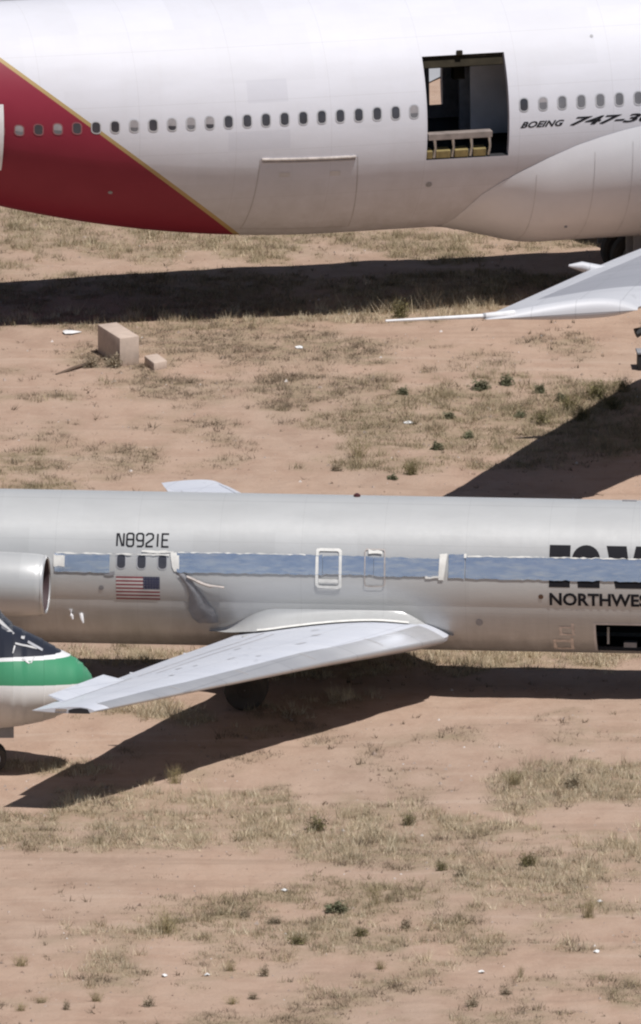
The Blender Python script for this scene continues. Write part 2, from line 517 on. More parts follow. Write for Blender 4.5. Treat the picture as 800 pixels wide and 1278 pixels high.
def loft(stations, foil, mat, matf=None, cap=True):
    """stations: (y, xLE, xTE, z, thickness scale)"""
    mb = MB(); rows = []
    for y, xl, xt, z, ts in stations:
        ch = xl - xt
        rows.append([Vector((xl - c * ch, y, z + hh * ch * ts)) for c, hh in foil])
    mb.grid(rows, mat, matf=matf)
    if cap:
        n = len(foil)
        for i in (0, len(stations) - 1):
            b = i * n
            for k in range(n // 2):
                q = (b + k, b + k + 1, b + n - 2 - k, b + n - 1 - k)
                if len(set(q)) == 4: mb.f.append(q); mb.m.append(0)
    return mb

def lerp_st(st, y):
    st = sorted(st)
    for a, b in zip(st, st[1:]):
        if a[0] <= y <= b[0]:
            t = (y - a[0]) / (b[0] - a[0]); return tuple(p + (q - p) * t for p, q in zip(a, b))
    return st[0] if y < st[0][0] else st[-1]

def mirror(st): return [(-s[0],) + tuple(s[1:]) for s in st]

def wheel(name, parent, c, R, w, rimmat):
    """wheel turning about y: lathe tyre with rim sub-part"""
    def lathe(prof, mat, nm, par):
        mb = MB(); n = 28
        mb.grid([[Vector((c[0] + r * cos(2 * pi * k / n), c[1] + yy, c[2] + r * sin(2 * pi * k / n))) for k in range(n)] for yy, r in prof], mat, close=True)
        return mb.build(nm, par)
    h = w / 2
    wob = lathe([(-h * .75, R * .55), (-h, R * .66), (-h, R * .84), (-h * .7, R * .96), (0, R), (h * .7, R * .96), (h, R * .84), (h, R * .66), (h * .75, R * .55)], M['rubber'], name, parent)
    lathe([(-h * .55, .01), (-h * .5, R * .2), (-h * .75, R * .25), (-h * .5, R * .38), (-h * .78, R * .57), (h * .78, R * .57), (h * .5, R * .38), (h * .75, R * .25), (h * .5, R * .2), (h * .55, .01)], rimmat, 'rim', wob)
    return wob

# ------------------------------------------------------------------ ground height and patches
def vnoise(x, y, s, seed):
    x = np.asarray(x, float) * s; y = np.asarray(y, float) * s
    xi = np.floor(x).astype(np.int64); yi = np.floor(y).astype(np.int64); fx = x - xi; fy = y - yi
    def h(a, b):
        n = (a * 374761393 + b * 668265263 + seed * 974634777) & 0xffffffff
        n = ((n ^ (n >> 13)) * 1274126177) & 0xffffffff
        return ((n ^ (n >> 16)) & 0xffff) / 65535.
    fx = fx * fx * (3 - 2 * fx); fy = fy * fy * (3 - 2 * fy)
    return (h(xi, yi) * (1 - fx) + h(xi + 1, yi) * fx) * (1 - fy) + (h(xi, yi + 1) * (1 - fx) + h(xi + 1, yi + 1) * fx) * fy

def fbm(x, y, s, seed, o=4):
    t = 0; a = .5; n = 0
    for k in range(o): t = t + a * vnoise(x, y, s * 2 ** k, seed + k); n += a; a *= .5
    return t / n

def slope_z(y):
    t = np.clip((-3 - np.asarray(y, float)) / 11., 0, 1)
    return -.2 * t

def zg(x, y):
    """terrain height: nearly flat, a slight fall on the near side, small undulations"""
    x = np.asarray(x, float); y = np.asarray(y, float)
    z = slope_z(y) + (fbm(x, y, .16, 3, 3) - .5) * .12 + (fbm(x, y, 1.3, 9, 3) - .5) * .10
    return z

def gy(y): return y - float(slope_z(y)) / math.tan(radians(11.5)) * 1.0

PATCH = [(0.00,61.35,8.97,4.61,0.80,1),(-5.32,59.54,4.25,3.62,0.50,0),(4.70,61.35,2.56,2.43,0.30,0),(-3.14,51.23,6.91,3.97,0.75,2),(3.35,50.65,2.30,2.80,0.90,0),(-5.40,47.18,4.98,1.38,0.60,1),(0.41,41.50,2.67,5.05,0.70,2),(4.47,36.50,2.03,4.40,0.75,1),(6.93,37.60,1.63,2.76,0.70,1),(6.02,29.98,1.81,3.75,0.70,1),(-7.37,26.79,1.39,2.54,0.80,1),(-4.34,44.33,2.06,5.11,0.60,2),(-1.22,35.95,1.83,1.32,0.60,2),(1.60,29.45,2.20,3.74,0.40,1),(-1.03,43.76,1.65,3.97,0.50,2),(-6.94,38.71,2.25,1.55,0.35,1),(-1.41,31.59,4.03,1.73,0.20,2),(5.97,43.19,2.68,1.58,0.30,2),(-7.49,34.31,1.21,1.09,0.30,1),(0.76,3.14,7.58,1.91,0.90,0),(5.31,3.42,3.03,1.53,1.00,0),(-4.49,-3.00,1.87,1.49,0.80,0),(-6.27,-9.43,1.66,1.45,0.80,0),(-0.94,-1.13,2.25,2.82,0.50,0),(-3.45,-15.69,4.91,3.17,0.90,0),(-6.16,-17.00,2.18,2.10,0.70,1),(1.82,-15.69,2.73,2.99,0.85,0),(6.24,-11.24,2.02,2.34,1.00,0),(5.40,-20.48,2.70,4.31,0.90,0),(2.89,-18.31,2.53,2.09,0.60,2),(0.71,-26.01,3.20,4.20,0.60,1),(-2.49,-26.01,1.60,3.36,0.45,1),(0.71,-27.27,2.12,2.51,0.70,0),(4.28,-24.32,1.60,2.54,0.35,2),(5.30,-28.52,2.47,3.32,0.25,2),(-0.35,-33.04,5.24,3.25,0.35,2),(-5.23,-34.25,2.44,2.43,0.40,2),(5.57,-34.25,1.92,2.43,0.50,1),(2.78,-35.46,2.08,1.61,0.40,0),(-6.33,-30.58,0.88,1.15,0.30,0)]
PATCH = [(a, gy(b), c, d, e, k) for a, b, c, d, e, k in PATCH]
PATCH += [(-1.3, -4.2, 1.7, .9, .95, 2), (0, -33.5, 8.5, 5.5, .42, 2), (0, -28.5, 8, 3.5, .40, 0), (3.5, 34, 4.5, 6., .85, 1), (6.5, 33, 4, 5, .95, 1), (-5.4, 48.2, 6.5, 1.2, 1., 0), (2.6, 49.4, 3.0, 1.6, 1., 0), (0, 52, 9, 3, .8, 1), (-1, 40, 5, 5, .5, 2), (-5, 33, 4, 5, .32, 2), (0, 63, 12, 4, .7, 1), (2.5, -8, 6, 4, .22, 2), (-14, 58, 7, 8, .7, 1), (15, 58, 7, 9, .7, 1), (-13, 38, 5, 7, .6, 2), (14, 34, 5, 8, .6, 1), (-13, -14, 5, 5, .8, 0), (13, -16, 5, 6, .8, 0), (12, 4, 6, 2, .9, 0), (-12, -28, 5, 5, .4, 1), (12, -29, 5, 5, .4, 2)]

def density(x, y):
    """grass cover 0..1 and the weights of the three grass kinds"""
    x = np.asarray(x, float); y = np.asarray(y, float)
    # warp the borders so that no ellipse shows
    wx = x + (fbm(x, y, .5, 21, 3) - .5) * 2.6; wy = y + (fbm(x, y, .33, 31, 3) - .5) * 4.4
    tot = np.zeros_like(x); ws = [np.zeros_like(x) for _ in range(3)]
    for cx, cy, rx, ry, s, k in PATCH:
        d2 = ((wx - cx) / rx) ** 2 + ((wy - cy) / ry) ** 2
        g = s * np.clip(1.45 - d2, 0, 1)
        tot = np.maximum(tot, g); ws[k] += g
    n = fbm(x, y * .6, .9, 41, 4)
    cover = np.clip((tot * 1.5 + (n - .5) * 2.8 - .30), 0, 1) * (tot > .01)
    return cover, ws

def build_ground():
    def axis(lo, hi, step, far):
        a = list(np.arange(lo, hi + 1e-6, step)); d = step
        v = hi; up = []
        while v < far: d *= 1.35; v += d; up.append(v)
        v = lo; d = step; dn = []
        while v > -far: d *= 1.35; v -= d; dn.append(v)
        return np.array(list(reversed(dn)) + a + up)
    xs = axis(-16, 16, .22, 9000.); ys = axis(-44, 74, .22, 9000.)
    X, Y = np.meshgrid(xs, ys)
    fade = np.clip(1 - (np.abs(X) - 30) / 60, 0, 1) * np.clip(1 - (np.abs(Y - 15) - 80) / 80, 0, 1)
    Z = zg(X, Y) * fade
    cov, _ = density(X, Y)
    nx, ny = len(xs), len(ys)
    me = bpy.data.meshes.new('ground')
    V = np.stack([X, Y, Z], -1).reshape(-1, 3)
    idx = np.arange(nx * ny).reshape(ny, nx)
    F = np.stack([idx[:-1, :-1], idx[:-1, 1:], idx[1:, 1:], idx[1:, :-1]], -1).reshape(-1, 4)
    me.vertices.add(len(V)); me.vertices.foreach_set('co', V.ravel())
    me.loops.add(F.size); me.loops.foreach_set('vertex_index', F.ravel())
    me.polygons.add(len(F)); me.polygons.foreach_set('loop_start', np.arange(0, F.size, 4))
    me.polygons.foreach_set('loop_total', np.full(len(F), 4)); me.update(calc_edges=True)
    me.polygons.foreach_set('use_smooth', np.ones(len(F), bool))
    a = me.attributes.new('litter', 'FLOAT', 'POINT'); a.data.foreach_set('value', cov.ravel().astype(np.float32))
    me.materials.append(M['soil'])
    o = bpy.data.objects.new('ground', me); COL.objects.link(o)
    tag(o, 'pinkish tan desert soil with sparse dry growth', 'ground', kind='structure')

KINDS = [((.70, .61, .45), (.44, .35, .23)), ((.25, .215, .135), (.44, .36, .24)), ((.30, .23, .165), (.17, .135, .10))]

def tri_mesh(name, V, C, mat):
    """V (n,3,3) triangles, C (n,3) one colour each"""
    n = len(V); me = bpy.data.meshes.new(name)
    me.vertices.add(n * 3); me.vertices.foreach_set('co', V.reshape(-1).astype(np.float32))
    me.loops.add(n * 3); me.loops.foreach_set('vertex_index', np.arange(n * 3))
    me.polygons.add(n); me.polygons.foreach_set('loop_start', np.arange(0, n * 3, 3)); me.polygons.foreach_set('loop_total', np.full(n, 3))
    me.update(calc_edges=True)
    ca = me.color_attributes.new('tint', 'FLOAT_COLOR', 'POINT')
    cc = np.concatenate([np.repeat(C, 3, 0), np.ones((n * 3, 1))], 1)
    ca.data.foreach_set('color', cc.ravel().astype(np.float32))
    me.materials.append(mat)
    o = bpy.data.objects.new(name, me); COL.objects.link(o)
    return o

def blades(px, py, pz, n, hmin, hmax, spread, width, lean, c0, c1, hs=None):
    """n blades for every tuft position"""
    T = len(px); m = T * n
    bx = np.repeat(px, n) + rng.normal(0, spread, m); by = np.repeat(py, n) + rng.normal(0, spread, m); bz = np.repeat(pz, n) - .02
    a = rng.uniform(0, 2 * pi, m)
    h = rng.uniform(hmin, hmax, m)
    if hs is not None: h = h * np.repeat(hs, n)
    l = rng.uniform(.1, 1, m) * lean * h
    tx = bx + np.cos(a) * l; ty = by + np.sin(a) * l; tz = bz + h
    w = rng.uniform(.6, 1.3, m) * width
    b = rng.uniform(0, 2 * pi, m)
    V = np.empty((m, 3, 3))
    V[:, 0] = np.stack([bx + np.cos(b) * w, by + np.sin(b) * w, bz], -1)
    V[:, 1] = np.stack([bx - np.cos(b) * w, by - np.sin(b) * w, bz], -1)
    V[:, 2] = np.stack([tx, ty, tz], -1)
    k = rng.uniform(0, 1, (m, 1)); tk = np.repeat(rng.uniform(0, 1, (T, 1)), n, 0)
    k = .3 * k + .7 * tk
    C = np.array(c0) * (1 - k) + np.array(c1) * k
    C *= rng.uniform(.8, 1.15, (m, 1)) * np.repeat(rng.uniform(.7, 1.2, (T, 1)), n, 0)
    return V, C

def build_grass():
    x = rng.uniform(-15, 15, 260000); y = rng.uniform(-42, 72, 260000)
    cov, ws = density(x, y)
    keep = rng.uniform(0, 1, len(x)) < cov ** 1.5 * .42
    x, y = x[keep], y[keep]; ws = np.stack(ws, -1)[keep] + 1e-4
    p = ws / ws.sum(1, keepdims=True)
    r = rng.uniform(0, 1, len(x)); kind = (r > p[:, 0]).astype(int) + (r > p[:, 0] + p[:, 1]).astype(int)
    kind = np.where(rng.uniform(0, 1, len(x)) < .30 * (fbm(x, y, .8, 91, 3) > .47), 2, kind)
    z = zg(x, y)
    hs = (.25 + 1.3 * fbm(x, y, 1.1, 77, 3)) * rng.gamma(4., .25, len(x))
    tall = np.exp(-((x - 2.8) / 2.6) ** 2 - ((y - 49.4) / 1.5) ** 2) + .6 * np.exp(-((x - 6.8) / 1.8) ** 2 - ((y - 35) / 3.) ** 2) + .5 * np.exp(-((x + 4) / 5) ** 2 - ((y - 48.4) / 1.2) ** 2)
    hs = hs * (1 + .55 * tall)
    Vs, Cs = [], []
    for k, (hm, hM, sp, ln) in enumerate(((.05, .24, .085, .9), (.04, .18, .095, 1.1), (.02, .13, .10, 1.4))):
        s = kind == k
        V, C = blades(x[s], y[s], z[s], 24, hm * .85, hM * .85, sp, .0075, ln, *KINDS[k], hs=hs[s])
        Vs.append(V); Cs.append(C)
    o = tri_mesh('dry_grass', np.concatenate(Vs), np.concatenate(Cs), M['grass'])
    tag(o, 'dry straw and olive grass in patches across the desert dirt', 'grass', kind='stuff')
    # creeping low growth and clods on barer ground
    x = rng.uniform(-14, 14, 42000); y = rng.uniform(-42, 72, 42000)
    n = fbm(x, y, .5, 55, 4); cov, _ = density(x, y)
    keep = rng.uniform(0, 1, len(x)) < np.clip((n - .46) * 1.8, .05, 1) * .7 + cov * .14
    x, y = x[keep], y[keep]
    V, C = blades(x, y, zg(x, y), 9, .012, .065, .04, .014, 1.6, (.26, .20, .14), (.14, .115, .08), hs=rng.gamma(2., .5, len(x)))
    o = tri_mesh('ground_cover', V, C, M['grass'])
    tag(o, 'low brown creeping growth dotted over the bare dirt', 'ground cover', kind='stuff')
    # pebbles
    x = rng.uniform(-12, 12, 9000); y = rng.uniform(-42, 70, 9000)
    s = rng.gamma(2., .011, 9000) + .008
    z = zg(x, y)
    tet = np.array([[1, 0, -.3], [-.5, .87, -.3], [-.5, -.87, -.3], [.1, 0, .8]]); fs = [(0, 1, 3), (1, 2, 3), (2, 0, 3)]
    a = rng.uniform(0, 6.28, len(x)); ca, sa = np.cos(a), np.sin(a)
    P = tet[None] * s[:, None, None] * rng.uniform(.7, 1.3, (len(x), 4, 1))
    Q = np.empty_like(P); Q[..., 0] = P[..., 0] * ca[:, None] - P[..., 1] * sa[:, None] + x[:, None]
    Q[..., 1] = P[..., 0] * sa[:, None] + P[..., 1] * ca[:, None] + y[:, None]; Q[..., 2] = P[..., 2] * .8 + z[:, None]
    V = np.concatenate([Q[:, f] for f in fs])
    t = rng.uniform(0, 1, (len(x), 1)); C = np.array((.24, .17, .13)) * (1 - t) + np.array((.46, .38, .33)) * t
    C[rng.uniform(0, 1, len(x)) < .04] = (.62, .58, .55)
    o = tri_mesh('pebbles', V, np.concatenate([C] * 3), M['stone'])
    tag(o, 'small brown and pale stones strewn over the dirt', 'stones', kind='stuff')

# ------------------------------------------------------------------ shrubs
def leaf_cloud(w, h, n, ls, c0, c1, shape='dome', stems=0):
    Vs, Cs = [], []
    if n:
        u = rng.normal(0, 1, (n, 3)); u /= np.linalg.norm(u, axis=1, keepdims=True)
        r = rng.uniform(.25, 1, (n, 1)) ** .55
        lump = .75 + .35 * np.sin(u[:, :1] * 4 + 1) * np.cos(u[:, 1:2] * 5 + 2) + rng.uniform(-.12, .12, (n, 1))
        p = u * r * lump
        p = np.stack([p[:, 0] * w / 2, p[:, 1] * w / 2, np.abs(p[:, 2]) * h], -1)
        d = rng.normal(0, 1, (n, 2, 3)) * ls
        V = np.stack([p, p + d[:, 0], p + d[:, 1]], 1); V[..., 2] = np.maximum(V[..., 2], -.02)
        t = rng.uniform(0, 1, (n, 1)); C = (np.array(c0) * (1 - t) + np.array(c1) * t) * rng.uniform(.8, 1.2, (n, 1))
        Vs.append(V); Cs.append(C)
    if stems:
        V, C = blades(np.zeros(1), np.zeros(1), np.zeros(1), stems, h * .5, h * 1.1, w * .12, .008, w / h * .7, c0, c1)
        Vs.append(V); Cs.append(C)
        # side twigs
        base = V[:, 0] * .4 + V[:, 2] * .6; n2 = len(base)
        d = rng.normal(0, 1, (n2, 3)) * np.array([w, w, h]) * .13; d[:, 2] = np.abs(d[:, 2])
        o = rng.normal(0, .008, (n2, 3))
        Vs.append(np.stack([base, base + o, base + d], 1)); Cs.append(C * .95)
    return np.concatenate(Vs), np.concatenate(Cs)

def build_shrubs():
    P = {}
    def proto(key, w, h, n, ls, c0, c1, stems=0):
        P[key] = leaf_cloud(w, h, n, ls, c0, c1, stems=stems)
    A = ((.36, .30, .17), (.24, .20, .11)); B = ((.12, .13, .075), (.19, .185, .115)); Cc = ((.15, .14, .07), (.24, .205, .10)); D = ((.36, .295, .21), (.22, .18, .125))
    proto('A', 1., 1., 60, .03, *A, stems=90); proto('B', 1., 1., 800, .06, *B)
    proto('C', 1., 1., 260, .05, *Cc, stems=130); proto('D', 1., 1., 420, .05, *D, stems=40)
    proto('B2', 1., 1., 700, .065, *B); proto('C2', 1., 1., 240, .05, *Cc, stems=150); proto('D2', 1., 1., 380, .055, *D, stems=60); proto('A2', 1., 1., 40, .03, *A, stems=110)
    meshes = {}
    for k, (V, C) in P.items():
        o = tri_mesh('shrub_proto', V, C, M['leaf']); meshes[k] = o.data; bpy.data.objects.remove(o)
    G = 'scrub plants on the desert dirt'
    far = 'small rounded green desert bush in the olive patch between the two large jets'
    brn = 'small brown scrub plant on the dirt near the bottom of the picture'
    spots = [
        (-3.34, -11.06, .55, .55, 'A', 'tall wispy straw plant at the edge of the silver jet wing shadow'),
        (.37, -25.0, .66, .32, 'B', 'dark green dome bush alone in the straw below the wing shadow'),
        (2.0, -15.51, .46, .40, 'C', 'upright olive tuft in the middle of the straw band'),
        (4.44, -11.42, .50, .45, 'A2', 'loose straw plant at the left end of the pale right hand straw patch'),
        (5.78, -11.69, .6, .45, 'D', 'grey brown bush inside the pale straw patch at right'),
        (1.21, -24.15, .45, .62, 'A', 'thin wispy plant right of the dark green dome bush'),
        (2.08, 48.33, .62, .62, 'C', 'tall olive bush below the jumbo shadow, left of the wingtip probe'),
        (4.08, 38.04, .62, .34, 'B', far), (4.73, 38.49, .46, .34, 'B2', far), (5.58, 37.6, .40, .32, 'B', far), (2.1, 37.27, .38, .26, 'B2', far), (1.79, 25.84, .34, .18, 'B', far),
        (2.91, 29.98, .4, .26, 'B2', far), (3.24, 34.31, .42, .24, 'B', far), (3.72, 31.59, .36, .22, 'B2', far), (5.06, 34.31, .4, .24, 'B', far), (6.1, 36.5, .38, .26, 'B2', far),
        (.94, 28.91, .8, .52, 'A2', 'wide loose straw clump on the bare dirt above the silver jet'),
        (.40, 27.0, .46, .30, 'D', 'small grey brown shrub just above the roof of the silver jet'),
        (2.25, 26.58, .52, .40, 'C2', 'olive tuft on bare dirt left of the dark wing shadow corner'),
        (-5.85, 41.28, .55, .42, 'D2', 'grey brown bush left of the large concrete block'),
        (-5.29, 41.17, .66, .46, 'D', 'grey brown bush growing against the front of the large concrete block'),
        (-3.42, -27.18, .75, .66, 'A', 'tall straw bush at the left of the foreground scrub'),
        (-.09, -16.13, .7, .45, 'C', 'olive clump in the straw band below the wing shadow'),
        (5.95, -25.67, .5, .55, 'A2', 'wispy straw plant at the lower right of the picture'),
        (-6.59, -30.66, .55, .32, 'A', 'flat straw clump at the left edge of the foreground'),
        (4.68, -20.05, .6, .4, 'C2', 'olive clump in the straw patch at right below the wing shadow'),
    ]
    edge = 'grey olive bush at the dark edge of the jumbo wing shadow on the right'
    for x, y in ((5.6, 33.5), (6.3, 35.2), (7.0, 36.6), (7.7, 37.8), (6.6, 33.9), (7.4, 35.4)):
        spots.append((x, y, random.uniform(.55, .85), random.uniform(.4, .6), random.choice(['C', 'C2']), edge))
    for x, y in ((3.31, -34.66), (4.05, -33.6), (4.38, -31.81), (1.32, -30.99), (-3.74, -34.74), (-4.88, -34.33), (-5.53, -35.22), (-6.52, -35.22), (-1.92, -34.41), (-1.48, -33.93), (-6.09, -34.41), (-1.98, -31.16), (-1.23, -31.65)):
        spots.append((x, y, random.uniform(.22, .55), random.uniform(.14, .36), random.choice(['D', 'D2', 'A2', 'A']), brn))
    mid = 'small olive brown shrub among the foreground scrub around the green dome bush'
    for x, y in ((3.18, -21.25), (2.73, -20.56), (-1.03, -26.18), (-1.69, -25.5), (.9, -27.5), (-.5, -28.4), (1.9, -26.6)):
        spots.append((x, y, random.uniform(.35, .55), random.uniform(.22, .34), random.choice(['C', 'D2']), mid))
    for x, y, w, h, k, lab in spots:
        y = gy(y)
        o = bpy.data.objects.new('shrub', meshes[k]); COL.objects.link(o)
        o.location = (x, y, float(zg(x, y)) - .01); o.scale = (w, w, h); o.rotation_euler = (0, 0, random.uniform(0, 6.28))
        tag(o, lab, 'shrub', G)

# ================================================================== SILVER JET
def build_jet():
    root = thing('silver_jetliner', 'silver grey jetliner lettered NORTHWEST with foil taped over its windows', 'airplane', (0, 0, 0), (0, 0, radians(-5.5)))
    def prof(x):
        if x > 11.5:
            t = min(1, (x - 11.5) / 5.6); k = sqrt(max(0., 1 - t ** 2.1)); return max(k, .02), -.55 * t * t
        if x < -10.2:
            t = min(1, (-10.2 - x) / 6.4); k = max(.04, 1 - t ** 1.5 * .96); return k, .75 * t
        return 1., 0.
    F = Fus(1.67, 2.92, 2.567, 1.577, 2.32, prof)
    thk = F.thc
    # cargo hold opening at the lower right side
    hx0, hx1 = 6.60, 8.02
    ht0, ht1 = F.th_of_z(7, 1.16), F.th_of_z(7, 1.92)
    xs = merged(list(np.arange(-16.6, 17.11, .5)) + [17.05], [hx0, hx1])
    ths = merged(list(np.arange(-90, 271, 5.)), [thk, 180 - thk, ht0, ht1])
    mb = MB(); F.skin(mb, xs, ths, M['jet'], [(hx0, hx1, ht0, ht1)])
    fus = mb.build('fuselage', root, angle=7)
    # hold: jamb, liner, sill clutter
    mb = MB()
    dd = .10
    tt = list(np.linspace(ht0, ht1, 7))
    for xa in (hx0, hx1): mb.grid([[F.P(xa, t, 0) for t in tt], [F.P(xa, t, -dd) for t in tt]], M['steel'])
    for t in (ht0, ht1): mb.grid([[F.P(x, t, 0) for x in (hx0, hx1)], [F.P(x, t, -dd) for x in (hx0, hx1)]], M['darkin'])
    dr = mb.build('cargo_door_frame', root)
    mb = MB()
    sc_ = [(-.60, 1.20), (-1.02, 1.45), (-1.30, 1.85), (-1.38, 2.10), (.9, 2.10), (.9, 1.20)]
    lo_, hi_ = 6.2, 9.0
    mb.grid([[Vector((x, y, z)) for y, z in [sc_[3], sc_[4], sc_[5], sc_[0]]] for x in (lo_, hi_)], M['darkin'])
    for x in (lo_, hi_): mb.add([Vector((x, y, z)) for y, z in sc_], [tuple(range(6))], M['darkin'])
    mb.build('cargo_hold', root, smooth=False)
    mb = MB(); mb.box((7.35, -.55, 1.28), (.3, .25, .14), M['slate']); mb.build('hold_box', root, smooth=False)
    mb = MB(); mb.box((6.85, -.85, 1.55), (.05, .05, .4), M['gear']); mb.build('hold_post', root, smooth=False)
    # lips of white tape round the hold opening
    mb = MB()
    oo = .008
    mb.grid([[F.P(x, ht1 + 1.6, oo) for x in np.linspace(hx0 - .06, hx1, 9)], [F.P(x, ht1, oo) for x in np.linspace(hx0 - .06, hx1, 9)]], M['frame'])
    mb.grid([[F.P(hx0 - .06, t, oo) for t in tt], [F.P(hx0, t, oo) for t in tt]], M['frame'])
    mb.build('door_surround', root, angle=60)
    # wing
    st = [(-14.2, -3.80, -5.24, 2.24, 1.0), (-10, -1.42, -4.08, 2.02, 1.05), (-6, .83, -3.03, 1.80, 1.15), (-3.6, 2.2, -2.4, 1.64, 1.22), (-1.9, 3.14, -1.95, 1.54, 1.34), (-1.1, 3.14, -1.8, 1.48, 1.34)]
    fo = airfoil(24, .10)
    def main_wing(sg, name):
        stt = st if sg < 0 else [(q[0], q[1], q[2], q[3] - .16 * max(0, (abs(q[0]) - 2) / 12.2), q[4]) for q in st]
        s2 = [lerp_st(stt, y) for y in np.linspace(-14.2, -1.1, 24)]
        s2 = s2 if sg < 0 else mirror(s2)
        w = loft(s2, fo, M['wing']).build(name, root, angle=50)
        # leading-edge slat: a shell standing 20 mm proud of the nose of the section
        ys = np.linspace(-2.0, -13.7, 12)
        rows = []
        fo2 = airfoil(40, .10)
        for y in ys:
            a = lerp_st(stt, y); ch = a[1] - a[2]; cut = .10 + .06 * (abs(y) - 2) / 11.7
            pts2 = [Vector((a[1] - c * ch, a[3] + h * ch * a[4])) for c, h in fo2 if c < .26]
            cc = [c for c, h in fo2 if c < .26]
            row = []
            for q in range(1, len(pts2) - 1):
                if cc[q] > cut and cc[q - 1] > cut and cc[q + 1] > cut: continue
                t_ = (pts2[q + 1] - pts2[q - 1]).normalized(); nn = Vector((-t_.y, t_.x))
                nn = nn if True else -nn
                row.append((pts2[q], nn))
            ctr = Vector((a[1] - .3 * ch, a[3]))
            r2 = []
            for pq, nn in row:
                if nn.dot(pq - ctr) < 0: nn = -nn
                w_ = pq + nn * .016
                r2.append(Vector((w_.x, y if sg < 0 else -y, w_.y)))
            rows.append(r2)
        nmin = min(len(r) for r in rows)
        def resample(r, n):
            o_ = []
            for k in range(n):
                t = k / (n - 1) * (len(r) - 1); i = min(int(t), len(r) - 2); o_.append(r[i].lerp(r[i + 1], t - i))
            return o_
        rows = [resample(r, 24) for r in rows]
        m2 = MB(); m2.grid(rows, M['slat'] if sg < 0 else M['wing'])
        # close the aft edge and the ends
        for r in (rows[0], rows[-1]):
            b = len(m2.v); m2.v += [tuple(p) for p in r]; m2.f.append(tuple(range(b, b + len(r)))); m2.m.append(0)
        m2.grid([[r[0] for r in rows], [r[0] - Vector((0, 0, .025)) for r in rows]], M['slat'] if sg < 0 else M['wing'])
        m2.build('slat', w, angle=60)
        # aileron drooped upward at the outer trailing edge
        m3 = MB(); rows = []
        for y in np.linspace(-9.6, -12.9, 6):
            a = lerp_st(stt, y); ch = a[1] - a[2]; hx = a[2] + ch * .14; up_ = .13
            row = [Vector((hx, y, a[3] + .05)), Vector((a[2] - .12, y, a[3] + .04 + up_)), Vector((a[2] - .12, y, a[3] + .02 + up_)), Vector((hx, y, a[3] - .03))]
            if sg > 0: row = [Vector((p.x, -p.y, p.z)) for p in row]
            rows.append(row)
        m3.grid(rows, M['wing'], close=True)
        for r in (rows[0], rows[-1]):
            b = len(m3.v); m3.v += [tuple(p) for p in r]; m3.f.append((b, b + 1, b + 2, b + 3)); m3.m.append(0)
        m3.build('aileron', w, smooth=False)
        # open seams: flap and aileron hinge line, slat segment joints
        def top_at(y, c, off):
            a = lerp_st(stt, y); ch = a[1] - a[2]
            hh = np.interp(c, [q[0] for q in reversed(fo[:25])], [q[1] for q in reversed(fo[:25])])
            return Vector((a[1] - c * ch, y if sg < 0 else -y, a[3] + hh * ch * a[4] + off))
        for y0, y1, c in ((-2.4, -9.3, .80), (-9.5, -13.2, .82), (-3.0, -9.0, .70)):
            m5 = MB(); m5.grid([[top_at(y, c - .004, .006), top_at(y, c + .006, .006)] for y in np.linspace(y0, y1, 24)], M['seam']); m5.build('control_surface_gap', w, angle=80)
        for y in (-4.0, -6.4, -8.8, -11.2):
            m5 = MB(); m5.grid([[top_at(y + d, c, .024) for c in np.linspace(.03, .13, 7)] for d in (0, .035)], M['seam']); m5.build('slat_joint', w, angle=80)
        r9 = random.Random(9)
        for k in range(9):
            y = r9.uniform(-3, -12.5); c = r9.uniform(.25, .7); L_ = r9.uniform(.015, .04)
            m5 = MB(); m5.grid([[top_at(y + d, cc, .007) for cc in (c, c + L_)] for d in (0, r9.uniform(.08, .3))], M['frame']); m5.build('access_panel', w, angle=80)
        # flap hinge fairings under the wing
        for y in (-4.2, -7.6):
            a = lerp_st(stt, y); m4 = MB()
            yy = y if sg < 0 else -y
            m4.tube([(a[2] + 1.5, yy, a[3] - .1), (a[2] + 1.0, yy, a[3] - .2), (a[2] + .3, yy, a[3] - .2), (a[2] - .25, yy, a[3] - .08)], [.02, .11, .11, .02], M['wing'], 10)
            m4.build('flap_hinge_fairing', w)
        if sg > 0: return w
        # dark landing-light recess and the polished tip strip
        m6 = MB(); a = lerp_st(stt, -14.2); yy = sg * 14.215
        pts = [(a[1] - .60, .045), (a[1] - .48, .085), (a[1] - .32, .10), (a[1] - .16, .075), (a[1] - .10, -.03), (a[1] - .58, -.03)]
        m6.add([(p[0], yy, a[3] + p[1] - .02) for p in pts] + [(p[0], yy - sg * .012, a[3] + p[1] - .02) for p in pts],
               [tuple(range(6)), tuple(range(11, 5, -1))] + [(k, (k + 1) % 6, 6 + (k + 1) % 6, 6 + k) for k in range(6)], M['darkin'])
        m6.build('tip_light_recess', w, smooth=False)
        m7 = MB(); m7.box((a[1] - .76, sg * 14.21, a[3] + .03), (.26, .03, .055), M['steel']); m7.build('tip_light', w, smooth=False)
        return w
    main_wing(-1, 'wing'); main_wing(1, 'wing')
